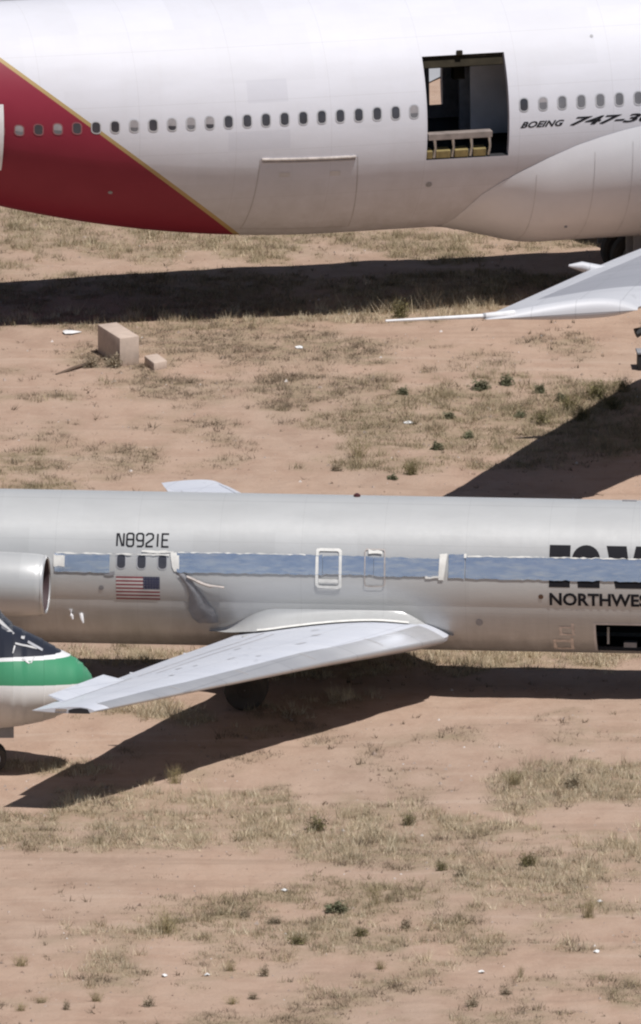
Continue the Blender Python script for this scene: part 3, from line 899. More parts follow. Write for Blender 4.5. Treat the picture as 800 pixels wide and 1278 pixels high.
    # wing root fillet (right and left)
    for sg in (-1, 1):
        mb = MB(); rows = []
        for x in np.linspace(-2.5, 3.25, 30):
            f = sstep(-2.5, -.9, x) * sstep(3.25, 1.9, x)
            ztop = 1.58 + .60 * f
            a = lerp_st(st, -2.2); c = min(1, max(0, (a[1] - x) / (a[1] - a[2])))
            hh = np.interp(c, [q[0] for q in reversed(fo[:25])], [q[1] for q in reversed(fo[:25])]) * (a[1] - a[2]) * a[4]
            pt = F.P(x, F.th_of_z(x, ztop), .003)
            zb = a[3] + hh + .01
            pb = Vector((x, -1.30 - .80 * f, min(zb, ztop - .02)))
            ctrl = Vector((x, pt.y - .03 * f, pb.z + .06 * f + .01))
            row = []
            for k in range(9):
                t = k / 8; p = pt * (1 - t) ** 2 + ctrl * 2 * t * (1 - t) + pb * t * t
                if sg > 0: p.y = -p.y
                row.append(p)
            rows.append(row)
        mb.grid(rows, M['jet']); mb.build('wing_fillet', root, angle=60)
        # sunlight on the fillet's lower edge, painted as a pale strip
        mb = MB(); rr = []
        for r in rows[6:25]:
            p = r[7]; q = r[8]; n = Vector((0, (-.06 if sg < 0 else .06), .004))
            rr.append([p + Vector((0, 0, .015)), q + Vector((0, 0, .022)), q + n + Vector((0, 0, .02))])
        mb.grid(rr, M['tape']); mb.build('sunlit_fillet_edge', root, angle=60)
    # foil over the windows
    foils = [(-6.1, -4.80, 2.6, 17.), (-3.22, .20, 3.7, 19.4), (.21, 1.40, 4.2, 19.2), (1.41, 2.95, 3.6, 18.6), (3.16, 3.54, 2.8, 22.2), (3.56, 8.9, 2.9, 20.6)]
    for i, (a, b, t0, t1) in enumerate(foils):
        patch(F, 'foil_strip', a, b, t0, t1, .026, M['foil'], root, jit=.55, wr=.0022, taut=.75, seed=20 + i)
    # torn edges of the foil, their highlight painted as thin pale strips
    for i, (a, b, t) in enumerate(((-6.1, -3.4, 17.6), (-3.2, -.2, 19.6), (3.6, 5.4, 20.9), (5.4, 8.9, 21.0))):
        patch(F, 'foil_edge_highlight', a, b, t - .45, t + .25, .034, M['tape'], root, jit=.5, seed=40 + i)
    patch(F, 'foil_patch', -6.12, -5.86, 6.5, 16.5, .022, M['tape'], root, jit=.6, seed=51)
    # paper-masked edges
    mb = flat_shape(F, [([(-.05, .42), (.16, .44), (.17, -.02), (.05, .0), (0, .1)], M['tape'])], -3.33, 4.5, .02, None)
    mb.build('masking_paper', root, smooth=False)
    patch(F, 'masking_paper', -4.05, -3.3, 19.0, 20.6, .02, M['tape'], root, jit=.5, seed=53)
    mb = MB(); rows = []
    r5 = random.Random(5)
    for x, z in ((-2.98, 2.93), (-2.85, 2.88), (-2.75, 2.83), (-2.66, 2.79), (-2.55, 2.75), (-2.44, 2.72), (-2.3, 2.72), (-2.1, 2.69)):
        t = F.th_of_z(x, z); w = r5.uniform(.6, 1.5)
        rows.append([F.P(x, t - w, .03), F.P(x, t, .07), F.P(x, t + w, .035)])
    mb.grid(rows, M['dimtape']); mb.build('peeling_tape', root, angle=80)
    # shadow of a loose strip, painted as a dark sheet over the skin
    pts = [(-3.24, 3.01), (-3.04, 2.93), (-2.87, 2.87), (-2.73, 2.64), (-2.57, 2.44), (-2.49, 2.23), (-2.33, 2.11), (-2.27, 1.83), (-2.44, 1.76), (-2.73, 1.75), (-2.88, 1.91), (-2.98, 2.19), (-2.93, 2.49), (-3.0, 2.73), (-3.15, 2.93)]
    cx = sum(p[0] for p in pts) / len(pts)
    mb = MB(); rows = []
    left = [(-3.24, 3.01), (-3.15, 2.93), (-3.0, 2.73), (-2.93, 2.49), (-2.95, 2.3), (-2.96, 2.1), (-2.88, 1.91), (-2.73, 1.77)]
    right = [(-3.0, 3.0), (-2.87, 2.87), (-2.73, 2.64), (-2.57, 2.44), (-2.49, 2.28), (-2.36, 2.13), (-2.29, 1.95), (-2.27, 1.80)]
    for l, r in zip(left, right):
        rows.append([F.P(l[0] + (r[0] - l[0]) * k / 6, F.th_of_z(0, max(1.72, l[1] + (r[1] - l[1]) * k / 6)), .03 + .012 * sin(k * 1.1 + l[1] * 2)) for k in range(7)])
    mb.grid(rows, M['slate']); mb.build('painted_strip_shadow', root, angle=80)
    # bare windows left between the foils
    for x in (-4.53, -4.05, -3.56): window(F, x, 11.6, .235, .36, root, M['frame'], M['glassd'], .02)
    window(F, -4.96, 11.4, .235, .34, root, M['frame'], M['glassd'], .02)
    # masked overwing exits
    def masked(xc, t0, t1, w, lw, mat, name, seed):
        h = radians(t1 - t0) * F.R; mb = MB()
        out = rrect(w, h, .09, 5); inn = rrect(w - 2 * lw, h - 2 * lw, .05, 5)
        r = random.Random(seed)
        out = [(p[0] + r.uniform(-.012, .012), p[1] + r.uniform(-.012, .012)) for p in out]
        # subdivide long sides so that the ring follows the skin
        def sub(ps):
            o = []
            for a, b in zip(ps, ps[1:] + ps[:1]):
                n = 6 if abs(a[1] - b[1]) > .2 or abs(a[0] - b[0]) > .2 else 1
                for k in range(n): o.append((a[0] + (b[0] - a[0]) * k / n, a[1] + (b[1] - a[1]) * k / n))
            return o
        o2, i2 = [], []
        for a, b, c, d in zip(out, out[1:] + out[:1], inn, inn[1:] + inn[:1]):
            n = 6 if max(abs(a[1] - b[1]), abs(a[0] - b[0])) > .15 else 1
            for k in range(n):
                o2.append((a[0] + (b[0] - a[0]) * k / n, a[1] + (b[1] - a[1]) * k / n)); i2.append((c[0] + (d[0] - c[0]) * k / n, c[1] + (d[1] - c[1]) * k / n))
        ring_on(F, mb, xc, (t0 + t1) / 2, o2, i2, .026, mat)
        return mb.build(name, root, angle=80)
    masked(.35, -7.2, 25.2, .62, .07, M['tape'], 'masked_exit_frame', 3)
    patch(F, 'masking_paper', .12, .58, -2.2, .6, .04, M['tape'], root, jit=.4, seed=61)
    masked(1.43, -5.2, 25.6, .50, .03, M['dimtape'], 'exit_door_seam', 4)
    patch(F, 'masking_paper', 1.28, 1.6, 21.6, 24.2, .04, M['tape'], root, jit=.8, seed=62)
    mb = flat_shape(F, [([(0, 0), (.12, 0), (.20, .62), (.02, .60)], M['tape'])], 2.93, 1.4, .03, None); mb.build('masking_paper', root, smooth=False)
    patch(F, 'masking_paper', 2.62, 2.95, 2.6, 4.0, .028, M['tape'], root, jit=.6, seed=63)
    patch(F, 'masking_paper', 3.52, 3.58, 19.2, 22.6, .04, M['tape'], root, jit=.2, seed=64)
    # lettering
    w_, h_, c_ = .155, .315, .035
    box8 = lambda y0, y1: [(c_, y0), (w_ - c_, y0), (w_, y0 + c_), (w_, y1 - c_), (w_ - c_, y1), (c_, y1), (0, y1 - c_), (0, y0 + c_)]
    glyph = {'N': [([(0, 0), (0, h_)], 0), ([(.03, h_), (w_ - .03, 0)], 0), ([(w_, 0), (w_, h_)], 0)],
             '8': [(box8(0, h_), 1), ([(.022, h_ * .52), (w_ - .022, h_ * .52)], 0)],
             '9': [(box8(h_ * .44, h_), 1), ([(w_, h_ * .44 + .02), (w_, c_), (w_ - c_, 0), (.01, 0)], 0)],
             '2': [([(0, h_ - c_ * 1.6), (0, h_ - c_), (c_, h_), (w_ - c_, h_), (w_, h_ - c_), (w_, h_ * .62), (0, h_ * .22), (0, 0), (w_, 0)], 0)],
             '1': [([(w_ / 2, 0), (w_ / 2, h_)], 0)],
             'E': [([(w_, h_), (0, h_), (0, 0), (w_, 0)], 0), ([(.022, h_ * .52), (w_ * .85, h_ * .52)], 0)]}
    def ribbon(pts, w, closed):
        n = len(pts); L, R_ = [], []
        for i in range(n):
            a = Vector(pts[i - 1] if closed or i else pts[i]); b = Vector(pts[i]); c = Vector(pts[(i + 1) % n] if closed or i < n - 1 else pts[i])
            d1 = (b - a).normalized() if (b - a).length > 1e-6 else (c - b).normalized(); d2 = (c - b).normalized() if (c - b).length > 1e-6 else d1
            m = (d1 + d2).normalized(); nn = Vector((-m.y, m.x)); k = w / 2 / max(.4, nn.dot(Vector((-d1.y, d1.x))))
            L.append(b + nn * k); R_.append(b - nn * k)
        return [[L[i], L[(i + 1) % n], R_[(i + 1) % n], R_[i]] for i in range(n if closed else n - 1)]
    polys = []; xx = 0.
    for ch in 'N8921E':
        if ch == '1': xx -= .045
        for k_, (pts, cl) in enumerate(glyph[ch]):
            for q in ribbon(pts, .042, cl): polys.append(([(p[0] + xx, p[1]) for p in q], M['black']))
        xx += w_ + .075 - (.045 if ch == '1' else 0)
    flat_shape(F, polys, -4.64, 24.0, .006, None).build('registration_lettering', root, smooth=False)
    lettering(F, 'airline_lettering', 'NORTHWEST', 5.53, 8.08, -18.6, -7.4, .006, M['black'], root, bold=.032)
    H = radians(31.6 + 2.8) * 1.67
    def arc(cx, cy, rx, ry, a0, a1, n=10): return [(cx + rx * cos(radians(a0 + (a1 - a0) * k / n)), cy + ry * sin(radians(a0 + (a1 - a0) * k / n))) for k in range(n + 1)]
    nn = [(0, 0), (.49, 0), (.49, H - .30)] + arc(.84, H - .33, .33, .33, 170, 40, 8)[1:1] + [(.49, H), (0, H)]
    stem2 = [(.68, 0), (1.19, 0), (1.19, H - .34)] + arc(.86, H - .34, .33, .35, 0, 180, 12) + [(.49, H - .40), (.62, H - .46)]
    ww = [(1.54, 0), (2.9, 0), (2.98, H), (2.52, H), (2.46, .30), (2.28, H), (1.92, H), (1.86, .30), (1.80, H), (1.33, H)]
    ww = [(1.33, H), (1.80, H), (1.90, .36), (2.02, H), (2.44, H), (2.54, .36), (2.64, H), (3.08, H), (2.84, 0), (1.56, 0)]
    mb = flat_shape(F, [([(0, 0), (.49, 0), (.49, H), (0, H)], M['black']), (stem2, M['black']), (ww, M['black'])], 5.52, -2.8, .005, None)
    mb.build('airline_initials', root, smooth=False)
    # flag, canton to the front
    fw, fh = 1.03, radians(19.8) * 1.67
    polys = []
    for k in range(13):
        y0 = fh * k / 13; y1 = fh * (k + 1) / 13
        x1 = fw if k < 6 else fw * .62
        polys.append(([(0, y0), (x1, y0), (x1, y1), (0, y1)], M['red'] if k % 2 == 0 else M['fwhite']))
    cx0 = fw * .62; cy0 = fh * 6 / 13
    polys.append(([(cx0, cy0), (fw, cy0), (fw, fh), (cx0, fh)], M['navy']))
    stars = []
    for r_ in range(5):
        for c_ in range(6):
            sx, sy = cx0 + fw * .38 * (c_ + .5) / 6, cy0 + (fh - cy0) * (r_ + .5) / 5
            stars.append(([(sx + .011 * (1 if q % 2 == 0 else .42) * sin(q * pi / 5), sy + .011 * (1 if q % 2 == 0 else .42) * cos(q * pi / 5)) for q in range(9, -1, -1)], M['fwhite']))
    mb = flat_shape(F, polys, -4.65, -20.2, .006, None)
    for pts, mt in stars:
        bm = bmesh.new(); bm.faces.new([bm.verts.new((q[0], q[1], 0)) for q in pts]); _emit(F, mb, bm, -4.65, -20.2, .009, mt); bm.free()
    mb.build('national_flag', root, smooth=False)
    # small fittings
    def disc(name, x, z, r, mat, off=.008):
        t = F.th_of_z(x, z); mb = MB(); n = 16
        mb.add([F.P(x + r * cos(2 * pi * k / n), t + degrees(r * sin(2 * pi * k / n) / F.R), off) for k in range(n)], [tuple(range(n))], mat); return mb.build(name, root, smooth=False)
    disc('static_port', 5.33, 2.60, .06, M['rust']); disc('pressure_valve', 3.87, 1.92, .085, M['slate']); disc('drain_port', -5.0, 2.62, .06, M['slate'])
    patch(F, 'dark_tape', -4.92, -4.68, .2, 3.2, .02, M['slate'], root, jit=.6, seed=71)
    for x, t in ((-5.74, -30), (-5.50, -33)):
        mb = MB(); p = F.P(x, t, -.01); q = F.P(x + .06, t - 5, .14)
        mb.tube([p, (p + q) / 2 + Vector((0, -.02, -.02)), q], [.05, .045, .02], M['white'], 8); mb.build('drain_mast', root)
    # faded tape outlines near the hold door
    def tape_sq(x0, z0, z1, w, seed):
        t0, t1 = F.th_of_z(0, z0), F.th_of_z(0, z1); r = random.Random(seed); mb = MB()
        lw = .07
        def strip(xa, xb, ta, tb):
            mb.grid([[F.P(x + r.uniform(-.01, .01), t, .008) for x in np.linspace(xa, xb, 3)] for t in np.linspace(ta, tb, 5)], M['fadetape'])
        lt = (t1 - t0) * .2
        strip(x0, x0 + lw, t0, t1); strip(x0 + w - lw, x0 + w, t0, t1 + 3); strip(x0 + lw, x0 + w - lw, t1 - lt, t1); strip(x0 + lw, x0 + w - lw, t0, t0 + lt)
        return mb.build('faded_tape', root, angle=80)
    tape_sq(5.74, 1.62, 1.86, .36, 1); tape_sq(5.58, 1.20, 1.50, .48, 2)
    # beacon, aerial
    mb = MB(); mb.tube([(.86, 0, 4.57), (.86, 0, 4.63), (.86, 0, 4.665)], [.09, .08, .03], M['beacon'], 14); mb.build('beacon_light', root)
    mb = MB(); mb.box((7.27, 0, 4.60), (.34, .05, .05), M['slate']); mb.build('roof_aerial', root, smooth=False, bevel=.01)
    # engines on the rear fuselage
    for sg in (-1, 1):
        cy = 2.86 * sg; cz = 2.90; x0 = -6.15
        prof_o = [(0, .635), (.05, .69), (.2, .725), (.6, .745), (1.6, .76), (3.2, .76), (4.4, .70), (5.2, .58)]
        mb = MB(); n = 40
        tA = radians(2.2) * sg
        def toe(v): return Vector((x0 + (v.x - x0) * cos(tA) - (v.y - cy) * sin(tA), cy + (v.x - x0) * sin(tA) + (v.y - cy) * cos(tA), v.z))
        ring = lambda xx, r: [toe(Vector((x0 - xx, cy + r * cos(2 * pi * k / n), cz + r * sin(2 * pi * k / n)))) for k in range(n)]
        mb.grid([ring(a, r) for a, r in prof_o], M['jet'], close=True); nac = mb.build('engine_nacelle', root)
        mb = MB(); mb.grid([ring(.06, .703), ring(.03, .693), ring(.01, .678), ring(0, .662), ring(.01, .646), ring(.03, .636)], M['lip'], close=True); mb.build('intake_lip', nac)
        mb = MB(); mb.grid([ring(.03, .637), ring(.12, .60), ring(.25, .581), ring(.8, .55), ring(1.3, .55), ring(1.32, .02)], M['inlet'], close=True)
        for k in range(18):
            a = 2 * pi * k / 18
            mb.add([Vector((x0 - 1.25, cy + .12 * cos(a), cz + .12 * sin(a))), Vector((x0 - 1.2, cy + .54 * cos(a), cz + .54 * sin(a))), Vector((x0 - 1.3, cy + .54 * cos(a + .16), cz + .54 * sin(a + .16)))], [(0, 1, 2)], M['slate'])
        mb.build('intake_duct', nac)
        mb = MB(); mb.grid([ring(5.0, .60), ring(5.2, .58), ring(5.5, .42), ring(5.2, .40), ring(4.6, .40), ring(4.6, .01)], M['rust'], close=True); mb.build('exhaust_nozzle', nac)
        pst = [(1.2, -7.0, -11.0, cz, .8), (2.3, -7.2, -10.8, cz, .8)]
        if sg < 0: pst = mirror(pst)
        loft(pst, airfoil(10, .11), M['jet']).build('engine_pylon', root)
    # tail
    fin = MB(); rows = []
    for z, xl, xt in ((4.0, -11.6, -16.2), (5.2, -12.7, -16.6), (8.4, -15.6, -18.6)):
        ch = xl - xt; rows.append([Vector((xl - c * ch, h * ch * .9, z)) for c, h in [(c, h) for c, h in airfoil(10, .09)]])
    fin.grid(rows, M['jet']); fin.build('tail_fin', root)
    for sg in (-1, 1):
        s = [(.05, -15.3, -18.3, 8.45, .8), (5.6, -17.6, -19.2, 8.4, .8)]
        if sg < 0: s = mirror(s)
        loft(s, airfoil(10, .09), M['wing']).build('tailplane', root)
    # landing gear
    for sg in (-1, 1):
        g = MB(); g.tube([(-1.5, sg * 2.5, 1.7), (-1.5, sg * 2.5, .55)], [.11, .08], M['gear'], 12); g.tube([(-1.5, sg * 2.5, 1.0), (-.6, sg * 2.3, 1.5)], .05, M['gear'], 8)
        g.tube([(-1.5, sg * 2.5 - .35, .5), (-1.5, sg * 2.5 + .35, .5)], .06, M['gear'], 10); gg = g.build('main_gear_leg', root)
        for dy in (-.3, .3): wheel('wheel', gg, (-1.5, sg * 2.5 + dy, .48), .5, .3, M['rubber'])
    g = MB(); g.tube([(13.6, 0, 1.4), (13.6, 0, .35)], .07, M['gear'], 12); g.tube([(13.6, -.22, .33), (13.6, .22, .33)], .04, M['gear'], 10); gg = g.build('nose_gear_leg', root)
    for dy in (-.19, .19): wheel('wheel', gg, (13.6, dy, .32), .33, .16, M['gear'])
    # cockpit glazing
    for sg in (-1, 1):
        for k in range(3):
            t0 = 26 + k * 17; ts = [t0, t0 + 14] if sg < 0 else [180 - t0 - 14, 180 - t0]
            a, b = (14.6 + .25 * k, 15.35 + .2 * k)
            mb = MB(); mb.grid([[F.P(x, t, .01) for t in np.linspace(ts[0], ts[1], 4)] for x in np.linspace(a, b, 4)], M['glassd']); mb.build('cockpit_window', root)
    return root

# ================================================================== JUMBO
def build_jumbo():
    zc = 5.2
    root = thing('jumbo_jet', 'huge white jumbo jet with red tail paint, gold edge and an open cargo doorway', 'airplane', (0, 50, zc), (0, radians(-.6), radians(15.5)))
    def prof(x):
        if x < 0:
            if x > -14: q = .0079 * x * x
            else: q = .0079 * 196 + (-14 - x) * .19
            R2 = max(.15, 3.25 - q); return R2 / 3.25, (3.25 - R2)
        if x > 27:
            t = min(1, (x - 27) / 9.); k = sqrt(max(.0004, 1 - t ** 2.2)); return k, -.6 * t * t
        return 1., 0.
    F = Fus(3.25, 0., prof=prof)
    dx0, dx1, t0, t1 = 1.97, 4.18, -17.2, 31.6
    # far side passenger doorway (open)
    fx0, fx1 = 3.80, 4.16
    ft0, ft1 = 180 - degrees(asin(.46 / 3.25)), 180 - degrees(asin(-.66 / 3.25))
    xs = merged(list(np.arange(-24, 36.01, .5)), [dx0, dx1, fx0, fx1, -.001])
    ths = merged(list(np.arange(-90, 271, 4.)), [t0, t1, ft0, ft1])
    mb = MB(); F.skin(mb, xs, ths, M['jumbo'], [(dx0, dx1, t0, t1), (fx0, fx1, ft0, ft1)])
    mb.build('fuselage', root, angle=30)
    # cargo doorway: jamb, lining, floor, beams
    tt = list(np.linspace(t0, t1, 13)); dd = .16
    mb = MB()
    for xa in (dx0, dx1): mb.grid([[F.P(xa, t, 0) for t in tt], [F.P(xa, t, -dd) for t in tt]], M['lining'])
    mb.grid([[F.P(x, t1, 0) for x in (dx0, dx1)], [F.P(x, t1, -dd) for x in (dx0, dx1)]], M['olive'])
    mb.grid([[F.P(x, t0, 0) for x in (dx0, dx1)], [F.P(x, t0, -dd) for x in (dx0, dx1)]], M['darkin'])
    jam = mb.build('cargo_doorway', root)
    # inner lining, whole tube except the two openings
    xl = merged(list(np.arange(-1.5, 8.01, .5)), [dx0, dx1, fx0, fx1]); tl = merged(list(np.arange(-40, 221, 5.)), [t0, t1, ft0, ft1])
    mb = MB(); F.skin(mb, xl, tl, M['lining'], [(dx0, dx1, t0, t1), (fx0, fx1, ft0, ft1)], off=-dd)
    for xa in (-1.5, 8.): mb.add([F.P(xa, t, -dd) for t in tl], [tuple(range(len(tl)))], M['darkin'])
    mb.build('cabin_lining', root)
    mb = MB()
    for xa in (fx0, fx1): mb.grid([[F.P(xa, t, 0) for t in (ft0, ft1)], [F.P(xa, t, -dd) for t in (ft0, ft1)]], M['lining'])
    for t in (ft0, ft1): mb.grid([[F.P(x, t, 0) for x in (fx0, fx1)], [F.P(x, t, -dd) for x in (fx0, fx1)]], M['lining'])
    mb.build('far_side_opening', root)
    mb = MB(); mb.box((3.2, .3, -.99), (9.2, 5.2, .05), M['darkin']); mb.build('cabin_floor', root, smooth=False)
    # interior divider panel (lighter, forward half) and a post with a hanging box
    mb = MB(); mb.box((4.55, -.95, .35), (1.55, .05, 2.2), M['linpan'])
    mb.build('divider_panel', root, smooth=False, bevel=.012)
    mb = MB(); mb.box((3.98, .25, .30), (.34, .12, 2.55), M['lining']); mb.build('cabin_post', root, smooth=False, bevel=.012)
    mb = MB(); mb.box((3.62, -.35, .95), (.30, .25, .62), M['olive']); mb.build('hanging_box', root, smooth=False, bevel=.012)
    mb = MB()
    mb.grid([[F.P(x, t, -.12) for t in np.linspace(t1 - 5, t1 - .4, 4)] for x in np.linspace(dx0 + .02, dx1 - .02, 6)], M['olive'])
    mb.grid([[F.P(x, t, -.18) for t in np.linspace(t1 - 5, t1 - .4, 4)] for x in np.linspace(dx0 + .02, dx1 - .02, 6)], M['olive'])
    mb.build('door_header', root)
    # sill: yellow blocks, roller brackets, pale floor beam
    def onskin(x, t, off): return F.P(x, t, off)
    for xa, xb in ((1.99, 2.14), (2.24, 2.62), (2.74, 3.10), (3.24, 3.58)):
        mb = MB()
        pa = [onskin(x, t, o) for x in (xa, xb) for t in (t0 + .4, t0 + 4.0) for o in (-.02, -.30)]
        mb.add(pa, [(0, 1, 3, 2), (4, 6, 7, 5), (0, 4, 5, 1), (2, 3, 7, 6), (0, 2, 6, 4), (1, 5, 7, 3)], M['yellow'])
        mb.build('sill_block', root, smooth=False, bevel=.01)
    for xa in (2.19, 2.68, 3.17, 3.66):
        mb = MB(); a = onskin(xa, t0 + .6, -.06); b = onskin(xa, t0 + 9.5, -.10)
        mb.tube([a, a * .5 + b * .5 + Vector((.03, -.02, 0)), b], [.045, .035, .05], M['steel'], 8); mb.build('roller_bracket', root)
    mb = MB()
    pa = [onskin(x, t, o) for x in (2.02, 3.74) for t in (t0 + 9.2, t0 + 12.2) for o in (-.05, -.30)]
    mb.add(pa, [(0, 1, 3, 2), (4, 6, 7, 5), (0, 4, 5, 1), (2, 3, 7, 6), (0, 2, 6, 4), (1, 5, 7, 3)], M['beam'])
    mb.build('sill_beam', root, smooth=False, bevel=.01)
    mb = MB(); p = F.P(2.98, t1 + .6, .04); mb.box(p, (.15, .10, .12), M['olive']); mb.build('door_latch', root, smooth=False, bevel=.01)
    # cabin windows
    pitch = 3.25
    r = random.Random(4)
    us = [24 + 23.48 * k for k in range(22)]
    shades = {0: 1, 2: 0, 5: 1, 7: 1, 8: 1, 9: 1, 10: 1, 15: 0, 16: 1, 21: 1}
    def win(x, k, k2=None):
        th = F.th_of_z(x, .355)
        red = (.785 * x + 2.75 + .785 * 2.92 + .355) < 0
        pm = M['glassm'] if k in (0, 2, 6, 9, 21) else M['glassd']
        b = .62 if k in (6, 8, 9, 10, 16, 21, 0, 2) else None
        window(F, x, th, .265, .375, root, M['redframe'] if red else M['frame'], pm, .030, blind=b if b and r.random() < .9 else None)
    nwin = 22
    for k in range(-3, nwin): win(-8.78 + (1.62 + 8.78) * k / 21, k)
    for k in range(10):
        x = 4.58 + .515 * k
        th = F.th_of_z(x, .37)
        window(F, x, th, .265, .375, root, M['frame'], M['glassm'] if k else M['glassd'], .030, blind=.4 if k == 1 else None)
    # type lettering
    lettering(F, 'type_lettering', 'BOEING', 4.47, 5.66, -4.2, -1.3, .006, M['black'], root, shear=.45, bold=.03)
    lettering(F, 'type_lettering', '747-300', 5.80, 8.55, -4.4, -.4, .006, M['black'], root, shear=.45, bold=.03)
    # lower cargo door: seam and hinge
    mb = MB(); w = .022
    ta, tb = -62., -13.4; xa0, xa1, xb0, xb1 = -2.5, -2.62, .10, .28
    n = 14
    for (pa, pb) in (((xa0, tb), (xa1, ta)), ((xb0, tb), (xb1, ta))):
        mb.grid([[F.P(pa[0] + (pb[0] - pa[0]) * k / n + d, pa[1] + (pb[1] - pa[1]) * k / n, .004) for k in range(n + 1)] for d in (0, w)], M['seam'])
    mb.grid([[F.P(xa1 + (xb1 - xa1) * k / n, ta + d, .004) for k in range(n + 1)] for d in (0, .4)], M['seam'])
    mb.build('cargo_door_seam', root)
    mb = MB()
    mb.tube([F.P(x, -13.2, .02) for x in np.linspace(-2.45, .06, 12)], .04, M['dimtape'], 10); mb.build('cargo_door_hinge', root)
    mb = MB(); mb.tube([F.P(x, -14.6, .004) for x in np.linspace(-2.42, .06, 12)], .022, M['seam'], 8); mb.build('hinge_gap', root)
    for x in (-1.95, -.6):
        mb = MB(); mb.grid([[F.P(x + a, t, .006) for t in (-22.5, -20)] for a in (0, .28)], M['frame']); mb.build('door_handle_plate', root)
    # ports and dents
    def disc(name, x, z, rr, mat):
        t = F.th_of_z(x, z); mb = MB(); n = 14
        mb.add([F.P(x + rr * cos(2 * pi * k / n), t + degrees(rr * sin(2 * pi * k / n) / F.R), .008) for k in range(n)], [tuple(range(n))], mat); mb.build(name, root, smooth=False)
    disc('outflow_port', 2.12, -1.66, .085, M['slate']); disc('drain_port', -6.3, -1.46, .06, M['slate']); disc('roof_port', 6.6, 1.96, .045, M['slate'])
    # wing-body fairing
    bx = [2.95, 3.15, 3.36, 3.6, 4.05, 4.57, 5.3, 6.02, 6.7, 7.3, 8.5, 10., 14., 20.]; bt = [-72., -57., -47., -39.5, -32., -26.2, -19.4, -14., -10.4, -7.8, -4., -1., 1., 0.]
    for sg in (1,):
        mb = MB(); rows = []
        for x in list(np.linspace(2.95, 8.5, 34)) + list(np.linspace(8.8, 20, 18)):
            tb_ = float(np.interp(x, bx, bt)); row = []
            B = .50 * sstep(2.9, 5.6, x)
            for k in range(31):
                v = k / 30; th = tb_ + (-180 - 2 * tb_) * v      # right border down under the belly to the left border
                e = min(v, 1 - v) * 2
                o = .012 + .035 * sstep(0, .05, e) * sstep(2.95, 3.6, x) + B * sin(pi * min(1, e * 1.7) / 2) ** 1.1
                P = F.P(x, max(th, -90) if th >= -90 else th, 0)
                k_, dz = prof(x)
                row.append(Vector((x, -(3.25 * k_ + o) * cos(radians(th)), dz + (3.25 * k_ + o) * sin(radians(th)))))
            rows.append(row)
        mb.grid(rows, M['fair']); fb = mb.build('wing_body_fairing', root, angle=50)
        for xq in (4.9, 6.5, 7.55):
            sm = MB(); i = min(range(len(rows)), key=lambda q: abs(rows[q][0].x - xq)); rr = rows[i]
            c0 = Vector((rr[0].x, 0, 0))
            sm.grid([[p + (p - c0).normalized() * .006 for p in rr[1:14]], [p + (p - c0).normalized() * .006 + Vector((.014, 0, 0)) for p in rr[1:14]]], M['frame']); sm.build('fairing_seam', fb)
        i = min(range(len(rows)), key=lambda q: abs(rows[q][0].x - 5.9)); p = rows[i][8]
        sm = MB(); sm.box(p + Vector((0, -.01, 0)), (.07, .05, .07), M['slate']); sm.build('fairing_port', fb, smooth=False, bevel=.01)
    # wings
    st = [(-29.6, -.10, -4.2, -.07, .9), (-28.4, .95, -3.3, -.13, .95), (-20, 8.2, 1.95, -.68, .9), (-14, 13.4, 5.75, -1.15, 1.), (-11.5, 15.6, 8.3, -1.35, 1.), (-2.6, 23.2, 10.4, -2.15, 1.15)]
    fo = airfoil(16, .10)
    for sg in (-1, 1):
        s2 = st if sg < 0 else mirror(st)
        # refine
        ys = np.linspace(-29.6, -2.6, 28); s3 = [lerp_st(st, y) for y in ys]
        ys2 = [abs(y) for y in ys]
        if sg > 0: s3 = mirror(s3)
        def matf(i, j):
            c = (fo[j][0] + fo[j + 1][0]) / 2
            top = j < 16
            return M['jgrey'] if (top and .20 < c < .86 and 1 < i < 26) else M['jwing']
        w = loft(s3, fo, M['jwing'], matf=matf).build('wing', root, angle=50)
        # rounded tip cap
        a = st[0]; cap = MB(); rows = []
        for k in range(7):
            q = k / 6 * pi / 2; yy = a[0] - .22 * sin(q); sc = cos(q) * .98 + .02; ch = (a[1] - a[2]) * (1 - .07 * sin(q)); xl = a[1] - .10 * sin(q)
            rows.append([Vector((xl - c * ch, yy if sg < 0 else -yy, a[3] + h * ch * a[4] * sc * 1.25)) for c, h in fo])
        cap.grid(rows, M['jwing']); tip = cap.build('wing_tip', w)
        pr = MB(); yy = -29.68 * (1 if sg < 0 else -1)
        pr.tube([(-3.3, yy, -.0), (-4.05, yy, -.01), (-4.07, yy, -.01), (-6.58, yy, .02)], [.10, .075, .06, .028], M['white'], 10); pr.build('wing_tip_probe', w)
        rg = MB(); rg.tube([(-4.04, yy, -.01), (-4.10, yy, -.01)], .08, M['slate'], 10); rg.build('probe_collar', w)
        # flap track fairings, tail ends stick out behind the trailing edge
        for y in (-21.3,):
            a = lerp_st(st, y); m4 = MB(); yy = y if sg < 0 else -y
            m4.tube([(a[2] + 2.2, yy, a[3] - .25), (a[2] + 1.2, yy, a[3] - .32), (a[2] + .2, yy, a[3] - .08), (a[2] - .30, yy, a[3] + .08), (a[2] - .62, yy, a[3] + .11)], [.05, .16, .16, .12, .03], M['jwing'], 12)
            m4.build('flap_track_fairing', w)
        # engine struts left without engines
        for y in (-20.6, -11.6):
            a = lerp_st(st, y); m5 = MB(); yy = y if sg < 0 else -y
            for z0, z1, xa, xb in ((a[3] - .35, a[3] - 1.3, a[1] + 1.6, a[1] - 3.),):
                m5.tube([(xb, yy, z0), (a[1] - .5, yy, (z0 + z1) / 2), (xa, yy, z1)], [.15, .28, .16], M['gear'], 10)
            m5.build('engine_strut', w)
        # slat actuator hanging below the leading edge near the tip
        m6 = MB(); yy = -28.9 * (1 if sg < 0 else -1)
